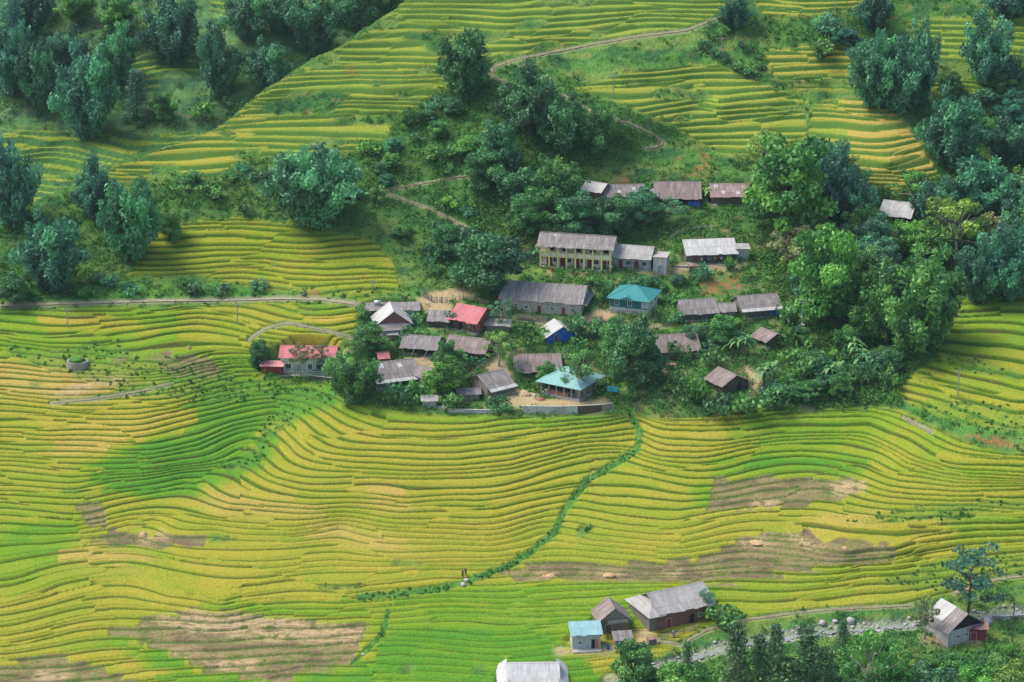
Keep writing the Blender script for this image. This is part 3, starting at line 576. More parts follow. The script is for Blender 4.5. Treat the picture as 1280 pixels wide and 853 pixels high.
DIRT = plain_mat("trodden_earth", (0.27, 0.22, 0.135), .95, amt=.3, scale=.9); CONC = plain_mat("pale_concrete", (0.33, 0.28, 0.20), .9, amt=.2, scale=.6)
PLAB = ["narrow concrete road running level below the left terraces", "pale footpath climbing to the top of the hill", "winding footpath bending round above the upper houses", "zigzag earth path on the bushy slope left of the woods", "pale lane rising at the far right by the stream",
        "curved earth path around the stream bank fields", "lane running through the village past the grey picket fence", "short trodden path at the foot of the bushes", "short trodden path on the right spur", "bare earth track across the yellow left terraces", "trodden path looping round the golden knoll field"]
for (nm, wd, pts), lb in zip(PATHS, PLAB): strip(nm, pts, wd, CONC if nm == "road" else DIRT, .16, lb, "road" if nm == "road" else "path")
_wm, _wt, _wb = new_mat("stream_water"); _wb.inputs["Base Color"].default_value = (0.24, 0.25, 0.23, 1); _wb.inputs["Roughness"].default_value = .28; _wb.inputs["Specular IOR Level"].default_value = .5
_bp = N(_wt, "ShaderNodeBump", Strength=.6, Distance=.15); _wt.links.new(noise_of(_wt, 1.6, detail=4), _bp.inputs["Height"]); _wt.links.new(_bp.outputs[0], _wb.inputs["Normal"])
strip("stream_water", STREAM, 1.7, _wm, .10, "shallow grey stream among boulders", "stream", jitter=.6)
# ------------------------------------------------------------------ materials of the buildings
RM = {
 "grey": roof_mat("roof_grey_sheets", (0.215,0.190,0.180), (0.38,0.345,0.325)), "brown": roof_mat("roof_brown_sheets", (0.225,0.180,0.165), (0.37,0.30,0.27)),
 "lightgrey": roof_mat("roof_light_sheets", (0.36,0.345,0.32), (0.48,0.46,0.43), moss=.4), "white": roof_mat("roof_white_sheets", (0.47,0.465,0.45), (0.60,0.595,0.58), moss=.38),
 "red": roof_mat("roof_red_metal", (0.50,0.150,0.158), (0.56,0.20,0.20), .65, .25), "pink": roof_mat("roof_pink_metal", (0.62,0.25,0.24), (0.70,0.32,0.31), .55, .15),
 "teal": roof_mat("roof_teal_metal", (0.040,0.235,0.235), (0.06,0.29,0.285), .55, .25), "paleteal": roof_mat("roof_pale_teal_metal", (0.22,0.42,0.40), (0.27,0.48,0.46), .55, .18),
 "pale_blue": roof_mat("roof_pale_blue_metal", (0.24,0.42,0.44), (0.30,0.49,0.51), .55, .2), "rusty_white": roof_mat("roof_rusty_white", (0.70,0.70,0.69), (0.46,0.40,0.36), moss=.35),
 "pink_grey": roof_mat("roof_pink_grey", (0.27,0.22,0.21), (0.50,0.33,0.31)), "rusty": roof_mat("roof_rusty", (0.30,0.13,0.10), (0.40,0.26,0.22)), "dark_roof": roof_mat("roof_dark", (0.07,0.065,0.07), (0.11,0.10,0.10)),
 "grey_white": roof_mat("roof_half_grey", (0.27,0.235,0.22), (0.36,0.32,0.30)),
}
WM = {
 "cream": wall_mat("wall_cream", (0.50,0.45,0.36)), "wood_grey": wall_mat("wall_grey_boards", (0.22,0.20,0.175)), "plank": wall_mat("wall_planks", (0.20,0.14,0.10)), "plank_dark": wall_mat("wall_dark_planks", (0.095,0.068,0.05)),
 "blue_sheet": wall_mat("wall_blue_sheet", (0.025,0.12,0.50), amt=.2), "mud": wall_mat("wall_mud", (0.34,0.29,0.22)), "plank_red": wall_mat("wall_red_planks", (0.25,0.105,0.082), amt=.45), "pale_grey": wall_mat("wall_pale_grey", (0.46,0.47,0.47), amt=.35),
 "brick": wall_mat("wall_brick", (0.34,0.14,0.09)), "white_wall": wall_mat("wall_white", (0.72,0.70,0.66), amt=.25), "red_sheet": wall_mat("wall_red_sheet", (0.30,0.035,0.045), amt=.3), "stone": wall_mat("wall_whitewashed", (0.55,0.53,0.49), amt=.5),
 "plank_grey": wall_mat("wall_weathered_planks", (0.27,0.235,0.20)), "plank_pale": wall_mat("boards_pale", (0.52,0.47,0.40)), "dark": plain_mat("opening_shade", (0.025,0.022,0.022), .9), "teal_wall": wall_mat("wall_teal", (0.02,0.155,0.16), amt=.2),  # dark: near-black colour painted for the shade inside openings, also on one gable
 "school_cream": wall_mat("wall_school_cream", (0.84,0.78,0.62), amt=.12), "school_yellow": wall_mat("wall_school_yellow", (0.85,0.68,0.28), amt=.12), "concrete": wall_mat("wall_concrete", (0.42,0.40,0.37), amt=.5),
}
DM = {"door_brown": wall_mat("door_brown", (0.13,0.075,0.045)), "door_red": wall_mat("door_red", (0.24,0.05,0.045), amt=.3), "door_grey": wall_mat("door_grey", (0.30,0.31,0.32), amt=.3), "door_orange": wall_mat("door_orange", (0.52,0.17,0.06), amt=.2), "dark": WM["dark"], "plank_pale": WM["plank_pale"],
      "frame_white": plain_mat("frame_white", (0.72,0.71,0.69)), "frame_grey": plain_mat("frame_grey", (0.42,0.43,0.44))}
GLASS = plain_mat("window_glass", (0.035,0.045,0.055), .12, amt=.1); WOODP = wall_mat("post_wood", (0.16,0.12,0.085)); BLUE = plain_mat("blue_tarp", (0.02,0.14,0.58), .5); STEEL = plain_mat("steel_tank", (0.62,0.63,0.64), .3, .7)
rng = random.Random(5)
def roof_slope(mb, x0, x1, ye, ze, yr, zr, rg, tscale=.5, tbase=.25, t=.07, course=2):
    """one slope laid from sheets: eave (ye, ze) to ridge (yr, zr)"""
    n = max(2, round((x1 - x0) / 1.0)); dx = (x1 - x0) / n
    for c in range(course):
        a0, a1 = c / course, (c + 1) / course + (.03 if c < course - 1 else 0)
        for i in range(n):
            j = rg.uniform(-.035, .035) if c == 0 else 0; jz = rg.uniform(0, .035) + (.03 if c else 0)
            P = lambda x, a: (x, ye + (yr - ye) * a, ze + (zr - ze) * a + jz)
            mb.slab(P(x0 + dx * i + .004, a0 + j), P(x0 + dx * (i + 1) - .004, a0 + j), P(x0 + dx * (i + 1) - .004, a1), P(x0 + dx * i + .004, a1), t, tbase + tscale * rg.random())
def feature(root, f, L, W, walls_y):
    kind, face, xf, z, w, h, mat = f
    def place(mb, a0, a1, z0, z1, d0, d1):
        if face == "F": mb.box(a0, a1, -walls_y - d1, -walls_y - d0, z0, z1)
        elif face == "R": mb.box(L / 2 + d0, L / 2 + d1, a0, a1, z0, z1)
        elif face == "L": mb.box(-L / 2 - d1, -L / 2 - d0, a0, a1, z0, z1)
    c = xf * (L if face == "F" else W)
    if kind in ("door", "board"):
        mb = MB(); place(mb, c - w / 2, c + w / 2, z, z + h, -.02, .05); d = mb.build("door" if kind == "door" else "board_panel", DM[mat], root)
        if kind == "door" and mat != "dark":  # dark ones stay unframed: panels painted with the shade of an open doorway
            m2 = MB(); place(m2, c - w / 2 - .08, c - w / 2 - .002, z, z + h, -.02, .075); place(m2, c + w / 2 + .002, c + w / 2 + .08, z, z + h, -.02, .075); place(m2, c - w / 2 - .08, c + w / 2 + .08, z + h + .002, z + h + .08, -.02, .075); m2.build("frame", DM["frame_grey"], d)
    else:
        mb = MB(); t = .09
        place(mb, c - w / 2, c - w / 2 + t, z, z + h, -.02, .06); place(mb, c + w / 2 - t, c + w / 2, z, z + h, -.02, .06); place(mb, c - w / 2 + t, c + w / 2 - t, z, z + t, -.02, .06); place(mb, c - w / 2 + t, c + w / 2 - t, z + h - t, z + h, -.02, .06); place(mb, c - .03, c + .03, z + t, z + h - t, -.02, .05)
        wd = mb.build("window", DM[mat], root); m2 = MB(); place(m2, c - w / 2 + t * .5, c + w / 2 - t * .5, z + t * .5, z + h - t * .5, -.03, .02); m2.build("pane", GLASS, wd)
def house(name, cat, label, p, L, W, H, yaw, pitch, roof, wall, o, ov=.55):
    rg = random.Random(int(p[0] * 37 + p[1] * 11)); ye = R(yaw); root = empty(name, p, ye); tag(root, label, cat)
    tp = math.tan(R(pitch)); mono = o.get("mono"); rise = (W if mono else W / 2) * tp; wm = WM[wall]; rm = RM[roof]
    front = o.get("front", "wall"); rec = {"wall": 0, "posts": min(1.2, W * .22), "open": min(2.4, W * .38)}[front]; wy = W / 2 - rec     # the front wall stands back under an open front
    mb = MB()
    zf = H + (rec * tp)                     # top of the front wall under the slope
    if mono: prof = [(-wy, -1.6), (W / 2, -1.6), (W / 2, H + W * tp), (-wy, H + rec * tp)]
    else: prof = [(-wy, -1.6), (W / 2, -1.6), (W / 2, H), (0, H + rise), (-wy, H + rec * tp)]
    n = len(prof); vs = [(-L / 2, y, z - .03) for y, z in prof] + [(L / 2, y, z - .03) for y, z in prof]
    mb.add(vs, [tuple(range(n - 1, -1, -1)), tuple(range(n, 2 * n))] + [(i, (i + 1) % n, n + (i + 1) % n, n + i) for i in range(n)]); mb.build("wall", wm, root)
    if o.get("gable") and not mono:        # gable boards, a slab proud of the end walls
        for sx in (1, -1):
            g = MB(); x0, x1 = (L / 2 + .003, L / 2 + .06) if sx > 0 else (-L / 2 - .06, -L / 2 - .003); tri = [(-W / 2 + .2, H + .05), (W / 2 - .2, H + .05), (0, H + rise - .16)]
            g.add([(x0, y, z) for y, z in tri] + [(x1, y, z) for y, z in tri], [(2,1,0),(3,4,5),(0,1,4,3),(1,2,5,4),(2,0,3,5)]); g.build("gable_board", WM[o["gable"]], root)
    if rec:
        pl = MB(); pl.box(-L / 2, L / 2, -W / 2, -wy - .003, -1.6, .12); pl.build("porch_floor", WM["concrete"], root)
        k = max(3, round(L / 2.6))
        for i in range(k):
            x = -L / 2 + .12 + (L - .24) * i / (k - 1); q = MB(); q.tube((x, -W / 2 + .12, .1), (x, -W / 2 + .12, H - .02), .075, .065); q.build("post", WOODP, root)
        if front == "open" and not o.get("laundry"):
            d = MB(); d.box(-L * .40, L * .18, -wy - .05, -wy - .003, .12, min(1.9, H)); d.build("door", WM["dark"], root)  # broad near-black panel, no door leaf: shade of the open front as colour
            d = MB(); d.box(-L / 2 + .1, -L * .05, -W / 2 + .06, -W / 2 + .12, .12, .85); d.build("railing", WM["plank_grey"], root)
    for f in o.get("feat", []): feature(root, f, L, W, wy)
    # roof
    rb = MB(); x0, x1 = -L / 2 - ov * .8, L / 2 + ov * .8; ze = H - ov * tp + .05
    if mono: roof_slope(rb, x0, x1, -W / 2 - ov, ze, W / 2 + ov * .6, H + (W + ov * .6) * tp + .05, rg)
    else:
        roof_slope(rb, x0, x1, -W / 2 - ov, ze, 0, H + rise + .05, rg, course=3 if W > 7 else 2)
        rb2 = MB(); roof_slope(rb2, x0, x1, W / 2 + ov, ze, 0, H + rise + .05, rg); rb.add(rb2.v, [f[::-1] for f in rb2.f]); rb.t[-len(rb2.t):] = rb2.t
    ro = rb.build("roof", rm, root)
    if not mono:
        rc = MB(); zr = H + rise + .10; rc.slab((x0 - .02, -.22, zr - .22 * tp + .05), (x1 + .02, -.22, zr - .22 * tp + .05), (x1 + .02, 0, zr + .05), (x0 - .02, 0, zr + .05), .04); rc.slab((x0 - .02, .003, zr + .05), (x1 + .02, .003, zr + .05), (x1 + .02, .22, zr - .22 * tp + .05), (x0 - .02, .22, zr - .22 * tp + .05), .04); rc.build("ridge_cap", rm, ro)
    if o.get("strip"):
        s = MB(); s.slab((x0, -W / 2 - ov - .45, ze - .45 * tp * .5), (x1, -W / 2 - ov - .45, ze - .45 * tp * .5), (x1, -W / 2 - ov + .5, ze + .5 * tp + .09), (x0, -W / 2 - ov + .5, ze + .5 * tp + .09), .03); s.build("eave_strip", RM["white"], ro)
    if o.get("patches"):
        for i in range(3):
            xa = rg.uniform(x0 + .5, x1 - 1.6); aa = rg.uniform(.15, .7); P = lambda x, a: (x, -W / 2 - ov + (W / 2 + ov) * a, ze + (H + rise + .05 - ze) * a + .09)
            if mono: continue
            s = MB(); s.slab(P(xa, aa), P(xa + .9, aa), P(xa + .9, aa + .22), P(xa, aa + .22), .03); s.build("patch_sheet", RM["white"], ro)
    if roof == "grey_white":
        P = lambda x, a: (x, -W / 2 - ov + (W / 2 + ov) * a, ze + (H + rise + .05 - ze) * a + .16)
        s = MB(); s.slab(P(x0 - .1, .3), P(L * .08, .3), P(L * .08, 1.0), P(x0 - .1, 1.0), .05); s.build("pale_sheets", RM["white"], ro)
    if o.get("skirt"):
        s = MB(); zz = H * .96; s.slab((L / 2 + 1.3, -W / 2 - .2, zz - .5), (L / 2 + 1.3, W / 2 + .2, zz - .5), (L / 2 + .02, W / 2 + .2, zz + .1), (L / 2 + .02, -W / 2 - .2, zz + .1), .06); s.build("gable_skirt_roof", rm, root)
    if o.get("apron"):                     # low roof in front of the gable, and its lower wall
        s = MB(); s.slab((L / 2 + 2.5, -W * .42, H - .75), (L / 2 + 2.5, W * .36, H - .75), (L / 2 + .08, W * .36, H + .35), (L / 2 + .08, -W * .42, H + .35), .07); s.build("lower_roof", RM["grey"], root)
        s = MB(); s.box(L / 2 + .08, L / 2 + 2.1, -W * .39, W * .33, -1.6, H - .62); s.build("lower_wall", WM["pale_grey"], root)
    if o.get("hipapron"):                  # lower hipped roof at the left end
        xa = -L / 2 - 2.6; zr = H + rise * .62; s = MB(); e = H - .35
        s.add([(xa, -W / 2 - ov, e), (-L / 2 + 1.2, -W / 2 - ov - .05, e), (-L / 2 + .2, -W * .12, zr), (xa, W / 2 + ov, e), (-L / 2 + .2, W * .2, zr), (-L / 2 + 1.2, W / 2 + ov, e), (xa, -W / 2 - ov, e - .08), (-L / 2 + 1.2, -W / 2 - ov - .05, e - .08), (xa, W / 2 + ov, e - .08), (-L / 2 + 1.2, W / 2 + ov, e - .08)],
              [(0,1,2),(3,0,2,4),(5,3,4),(0,6,7,1),(3,8,6,0),(5,9,8,3),(6,8,9,7)]); s.build("hip_roof", rm, root)
        s = MB(); s.box(-L / 2 - 2.0, -L / 2 - .003, -W / 2 + .6, W / 2 - .3, -1.6, H - .3); s.build("end_wall", WM["wood_grey"], root)
    if o.get("apron_side"):
        for sx in (-1, 1):
            s = MB(); x_ = sx * L / 2; s.slab((x_ + sx * 2.2, -W / 2 - .3, H - .6), (x_ + sx * 2.2, W / 2, H - .6), (x_ + sx * .1, W / 2, H + .9), (x_ + sx * .1, -W / 2 - .3, H + .9), .06); s.build("side_roof", RM["white"], root)
    if o.get("tarp"):
        s = MB(); s.box(L * .22, L * .48, -W / 2 - .02, -W / 2 + .05, .1, H * .62); s.build("blue_tarpaulin", BLUE, root)
    if o.get("rails"):
        s = MB(); [s.box(-L / 2 + .2, L / 2 - .2, -W / 2 - .35, -W / 2 - .28, z, z + .09) for z in (.35, .75, 1.1)]; s.build("rail", WM["plank_grey"], root)
    if o.get("props"):
        for x in (-.12, .26): s = MB(); s.tube((L * x - .8, -W / 2 - 1.1, .02), (L * x + .2, -W / 2 - .3, H + .05), .05, .05); s.build("prop", WM["plank_pale"], root)
    if o.get("tank"):
        tz = H + W * tp * .72; s = MB(); s.tube((-L * .36, W * .18, tz + .75), (-L * .36 + 1.6, W * .18, tz + .75), .5, .5, 14); t = s.build("water_tank", STEEL, root, True)
        s = MB(); s.box(-L * .36 + .05, -L * .36 + 1.5, W * .18 - .42, W * .18 + .42, tz - .5, tz + .30); s.build("stand", DM["frame_grey"], t)
    if o.get("step"):
        s = MB(); s.box(-L * .5, L * .5, -W / 2 - 1.5, -W / 2 - .003, -1.4, .04); s.build("yard_slab", WM["concrete"], root)
    if o.get("pillars"):
        s = MB(); s.box(-L / 2 - .6, L / 2 + .6, -W / 2 - 1.5, -W / 2 - .003, -1.7, .05); s.build("terrace_slab", WM["concrete"], root)
        for i in range(6):
            x = -L / 2 + .3 + (L - .6) * i / 5; s = MB(); s.box(x - .14, x + .14, -W / 2 - .45, -W / 2 - .17, .05, H - .25); s.build("pillar", WM["white_wall"], root)
        s = MB(); [s.box(-L / 2, L / 2, -W / 2 - 1.45, -W / 2 - 1.4, z, z + .06) for z in (.45, .85)]; [s.box(-L / 2 + L * i / 20 - .02, -L / 2 + L * i / 20 + .02, -W / 2 - 1.45, -W / 2 - 1.4, .05, .9) for i in range(21)]; s.build("railing", DM["frame_white"], root)
    if o.get("laundry"):
        o["_laundry"] = (root, L, W, H)
    return root
LAUNDRY = None
for h in HOUSES:
    k, name, cat, label = h[:4]; o = h[13]
    if k == "g":
        _, _, _, _, uc, ve, Lp, Rp, Hp, yaw, pitch, roof, wall, _o = h
        p = G1(uc, ve + Hp); m = mpp(p); Lp *= 1.05; Rp *= 1.08; tp = math.tan(R(pitch)); ov = .55; cy = max(math.cos(R(yaw)), .7)
        L = max(Lp * m / cy - .9, 2.0); run = Rp * m / (.35 * cy + .94 * tp)
        W = max((run - ov * 1.6) if o.get("mono") else 2 * (run - ov), 1.8); H = max(Hp * m / .945 + ov * (tp + .34), 1.7)
        c = p + np.array([-math.sin(R(yaw)) * W / 2, math.cos(R(yaw)) * W / 2, 0])
    else:
        _, _, _, _, uc, vc, L, W, H, yaw, pitch, roof, wall, _o = h; c = G1(uc, vc)
    house(name, cat, label, tuple(c), L, W, H, yaw, pitch, roof, wall, o)
    if o.get("laundry"): LAUNDRY = o["_laundry"]

# ------------------------------------------------------------------ the two-storey school and its lower wing
p = G1(719, 337.5); m = mpp(p); yaw = R(-12); L, W, H = 92 * m / math.cos(yaw) - .6, 7.6, 5.7
root = empty("school_building", tuple(p + np.array([-math.sin(yaw) * W / 2, math.cos(yaw) * W / 2, .1])), yaw); tag(root, "two storey cream school with yellow columns and balcony under a long grey roof", "school")
wy = W / 2 - 1.7; tp = math.tan(R(26)); rise = W / 2 * tp
mb = MB(); pr = [(-wy, -1.8), (W / 2, -1.8), (W / 2, H), (0, H + rise), (-wy, H + 1.7 * tp)]; n = 5
mb.add([(-L / 2, y, z - .03) for y, z in pr] + [(L / 2, y, z - .03) for y, z in pr], [(4,3,2,1,0),(5,6,7,8,9)] + [(i, (i + 1) % n, n + (i + 1) % n, n + i) for i in range(n)]); mb.build("wall", WM["school_cream"], root)
MB().box(-L / 2, L / 2, -W / 2 + .05, -wy - .003, -1.8, .1).build("porch_floor", WM["concrete"], root)
MB().box(-L / 2, L / 2, -W / 2 + .08, -wy - .003, 2.65, 2.95).build("balcony_slab", WM["school_yellow"], root)
b = MB(); b.box(-L / 2 + .02, L / 2 - .02, -W / 2 + .12, -W / 2 + .2, 2.953, 3.75); b.build("balcony_parapet", WM["school_cream"], root)
b = MB(); b.box(-L / 2 + .02, L / 2 - .02, -W / 2 + .06, -W / 2 + .26, 3.753, 3.95); b.build("parapet_rail", WM["school_yellow"], root)
for i in range(9):
    x = -L / 2 + .2 + (L - .4) * i / 8; b = MB(); b.box(x - .2, x + .2, -W / 2 - .12, -W / 2 + .06, .1, H - .15); b.build("column", WM["school_yellow"], root)
for i in range(5):
    x = (-.38 + .19 * i); feature(root, ("door", "F", x, .1, 1.3, 2.2, "door_red"), L, W, wy); feature(root, ("window", "F", x + .085, 1.0, 1.2, 1.2, "frame_white"), L, W, wy)
    feature(root, ("window", "F", x + .03, 3.85, 1.3, 1.1, "door_red"), L, W, wy)
rb = MB(); rg = random.Random(3); ov = .7; x0, x1 = -L / 2 - .7, L / 2 + .6; ze = H - ov * tp + .05
roof_slope(rb, x0, x1, -W / 2 - ov, ze, 0, H + rise + .05, rg, course=3); r2 = MB(); roof_slope(r2, x0, x1, W / 2 + ov, ze, 0, H + rise + .05, rg); rb.add(r2.v, [f[::-1] for f in r2.f]); rb.t[-len(r2.t):] = r2.t
ro = rb.build("roof", RM["grey"], root); MB().box(x0, x1, -.15, .15, H + rise + .08, H + rise + .2).build("ridge_cap", RM["grey"], ro)
MB().slab((-L * .33, -W * .16, H + rise * .70 + .14), (-L * .30, -W * .16, H + rise * .70 + .14), (-L * .30, -.4, H + rise * .92 + .14), (-L * .33, -.4, H + rise * .92 + .14), .03).build("patch_sheet", RM["white"], ro)
house("school_wing", "school", "single storey wing with pale grey roof joined to the right of the school", tuple(G1(788, 339) + np.array([1.0, 3.6, .1])), 49 * m / math.cos(R(14)) - .6, 7.4, 3.3, -14, 26, "lightgrey", "pale_grey", dict(front="posts", feat=[D(-.3, 1.1, 2.1, "door_red"), Wn(-.1, .9, 1.2, 1.1), D(.12, 1.1, 2.1, "door_red"), Wn(.33, .9, 1.2, 1.1)]))
b = MB(); b.box(-1.6, 1.6, -2.2, 2.2, -2.5, 3.9); b.t = [.5] * len(b.v); e = empty("washhouse", tuple(G1(825, 341) + np.array([.4, 1.6, 0])), R(-14)); tag(e, "pale grey block at the right end of the school wing", "outbuilding"); b.build("wall", WM["stone"], e); MB().box(-1.75, 1.75, -2.35, 2.35, 3.903, 4.02).build("roof", WM["concrete"], e); feature(e, ("door", "F", 0, .1, .9, 1.9, "door_grey"), 3.2, 4.4, 2.2)

# ------------------------------------------------------------------ hipped houses
def hip(name, cat, label, p, L, W, H, yaw, pitch, ov, rm, parts):
    root = empty(name, tuple(p), R(yaw)); tag(root, label, cat); parts(root, L, W, H)
    tp = math.tan(R(pitch)); hw = W / 2 + ov; hl = L / 2 + ov; zr = H + W / 2 * tp; ze = H - ov * tp; rl = max(hl - hw, .5)
    vs = [(-hl,-hw,ze),(hl,-hw,ze),(hl,hw,ze),(-hl,hw,ze),(-rl,0,zr),(rl,0,zr)]; lo = [(x, y, z - .1) for x, y, z in vs[:4]]
    mb = MB(); mb.add(vs + lo, [(0,1,5,4),(1,2,5),(2,3,4,5),(3,0,4),(0,6,7,1),(1,7,8,2),(2,8,9,3),(3,9,6,0),(9,8,7,6)]); ro = mb.build("roof", rm, root)
    rc = MB(); 
    for a, b in ((0, 4), (1, 5), (2, 5), (3, 4)): rc.tube(tuple(vs[a]), tuple(np.array(vs[b]) + (0, 0, .02)), .07, .07, 5)
    rc.tube((-rl, 0, zr + .02), (rl, 0, zr + .02), .08, .08, 5); rc.build("ridge_cap", rm, ro); return root
def teal_parts(root, L, W, H):
    MB().box(-L / 2 - .15, L / 2 + .15, -W / 2 - .15, W / 2 + .15, -3.2, .3).build("plinth", WM["concrete"], root)
    MB().box(-L / 2, L / 2, -W / 2, W / 2, .303, H - .02).build("wall", WM["teal_wall"], root)
    MB().box(L / 2 + .003, L / 2 + .05, -W / 2 - .05, W / 2 + .05, .303, H - .05).build("side_wall", WM["white_wall"], root)
    MB().box(-L / 2, L / 2, -W / 2 - .05, -W / 2 - .003, .303, .75).build("lower_band", WM["pale_grey"], root)
    MB().box(L * .32, L / 2, -W / 2 - .06, -W / 2 - .003, 1.003, H - .3).build("pale_panel", WM["pale_grey"], root)
    for f in (Wn(-.32, 1.2, 1.1, 1.4), Wn(.02, 1.2, 1.1, 1.4), ("window", "R", -.2, 1.3, .9, 1.3, "frame_grey"), ("window", "R", .2, 1.3, .9, 1.3, "frame_grey")): feature(root, f, L + .1 if f[1] == "R" else L, W, W / 2 + .04)
    g = MB(); tp = math.tan(R(24)); g.add([(-L * .22, -W / 2 - .75, H - .25), (L * .12, -W / 2 - .75, H - .25), (-L * .05, -W / 2 - .75, H + .35), (-L * .05, -W / 2 + 1.3, H + .55)], [(0,1,2),(0,2,3),(2,1,3)]); g.build("gablet_roof", RM["teal"], root)
p = G1(786, 395); hip("house", "house", "dark teal house with teal metal hip roof and white windows on a concrete base", p + np.array([1.4, 4.4, .9]), 9.2, 8.4, 3.3, -19, 24, .8, RM["teal"], teal_parts)
def pav_parts(root, L, W, H):
    MB().box(-L / 2 + 1.0, L / 2 - .6, -W / 2 + 1.6, W / 2, -2.0, H + .3).build("wall", WM["mud"], root); MB().box(-L / 2, L / 2, -W / 2, W / 2 - .003, -2.0, .1).build("floor_slab", WM["concrete"], root)
    b = MB(); b.box(-L / 2, L / 2, -W / 2, -W / 2 + .25, H - .55, H - .1); b.box(L / 2 - .25, L / 2, -W / 2 + .253, W / 2, H - .55, H - .1); b.build("ring_beam", WM["concrete"], root)
    for i in range(6):
        x = -L / 2 + .15 + (L - .3) * i / 5; MB().box(x - .14, x + .14, -W / 2 + .02, -W / 2 + .3, .1, H - .553).build("column", WM["mud"], root)
    for i in range(1, 5):
        y = -W / 2 + .15 + (W - .3) * i / 4; MB().box(L / 2 - .3, L / 2 - .02, y - .14, y + .14, .1, H - .553).build("column", WM["mud"], root)
    MB().box(-L * .42, L * .30, -W / 2 + 1.55, -W / 2 + 1.597, .7, H - .5).build("opening_shade_strip", WM["dark"], root)  # single dark strip on the solid wall, painted as the shade in openings
    MB().box(-L * .30, L * .2, -W / 2 + .05, -W / 2 + .18, .103, .95).build("brick_parapet", WM["brick"], root)
p = G1(707, 500); hip("house", "house", "unfinished open house under a pale teal hip roof on a walled platform", p + np.array([1.2, 5.2, .5]), 10.0, 9.6, 3.2, -31, 25, .9, RM["paleteal"], pav_parts)
# ------------------------------------------------------------------ plants: leaf-sized faces spread through each crown
LEAF = leaf_mat("leaves"); BARK = wall_mat("bark", (0.11, 0.085, 0.06)); BARKP = wall_mat("bark_pale", (0.36, 0.33, 0.27)); CULM = plain_mat("bamboo_culm", (0.11, 0.14, 0.04))
def leaf_faces(P, size, out, rg, droop=.35, flat=.6, wid=.42):
    """rhombic leaves at P: axis hangs a little, face turned roughly towards 'out'"""
    n = len(P); d = rg.normal(size=(n, 3)); d[:, 2] -= droop * 2; d /= np.linalg.norm(d, axis=1)[:, None]
    nrm = out * flat + rg.normal(size=(n, 3)) * (1 - flat) * 1.2; nrm -= (nrm * d).sum(1)[:, None] * d; nrm /= np.linalg.norm(nrm, axis=1)[:, None] + 1e-9
    s = np.cross(d, nrm); L = (size * rg.uniform(.65, 1.35, n))[:, None]; w = L * wid
    V = np.stack([P - d * L * .5, P + s * w * .5, P + d * L * .5, P - s * w * .5], 1).reshape(-1, 3); return V, np.arange(4 * n).reshape(n, 4)
def crown_mesh(name, lobes, leaves, size, seed, droop=.35, flat=.6, wid=.42):
    """lobes: (centre, radii, tint)"""
    rg = np.random.default_rng(seed); VV = []; TT = []
    for (c, r, t) in lobes:
        r = np.array(r, float) * np.ones(3); k = max(6, int(leaves * (r[0] * r[1] * r[2]) ** (2 / 3)))
        d = rg.normal(size=(k, 3)); d /= np.linalg.norm(d, axis=1)[:, None]; q = rg.uniform(0.25, 1.08, (k, 1)) ** .5
        P = np.array(c) + d * r * q; V, _ = leaf_faces(P, size, d + np.array([0, 0, .35]), rg, droop, flat, wid); VV.append(V); TT.append(np.repeat(np.clip(t + rg.normal(0, .10, k), 0, 1), 4))
    V = np.concatenate(VV); F = np.arange(len(V)).reshape(-1, 4); return np_mesh(name, V, F, LEAF, False, {"tint": np.concatenate(TT)})
def broad(seed, airy=0.0, squat=1.0):
    """a 10 m broadleaf tree, crown 9 m wide: (trunk mesh, crown mesh)"""
    rg = np.random.default_rng(seed); tr = MB(); lobes = []; h0 = 2.3 + airy * 1.6
    tr.tube((0, 0, -1), (.1, .05, h0), .30, .20, 8)
    n = 30 if not airy else 20
    for i in range(n):
        a = i * 2.39996 + rg.uniform(-.3, .3); t = (i + .5) / n; z = 2.4 + airy * 1.5 + t * (6.6 - airy) + rg.uniform(-.7, .7); rr = 3.5 * math.sqrt(max(0, 1 - ((z - 4.8) / 5.3) ** 2)) * rg.uniform(.4, 1.08) * squat * (1 + .28 * math.sin(2 * a + seed) + .18 * math.sin(3 * a + seed * 1.7))
        c = (math.cos(a) * rr, math.sin(a) * rr, z + rg.uniform(-.4, .4)); s = rg.uniform(.8, 1.55) * (1 - .25 * airy); lobes.append((c, (s * 1.15, s * 1.15, s * .78), rg.uniform(.15, .85)))
        if i % 2 == 0 or airy: m_ = (c[0] * .35, c[1] * .35, h0 + (z - h0) * .45); tr.tube((.1, .05, h0 - .2), m_, .13, .085, 5); tr.tube(m_, c, .085, .03, 5)
    return tr.mesh("trunk", BARKP if airy else BARK, True), crown_mesh("crown", lobes, 170 if not airy else 110, .48, seed + 1, .25, .62, .6)
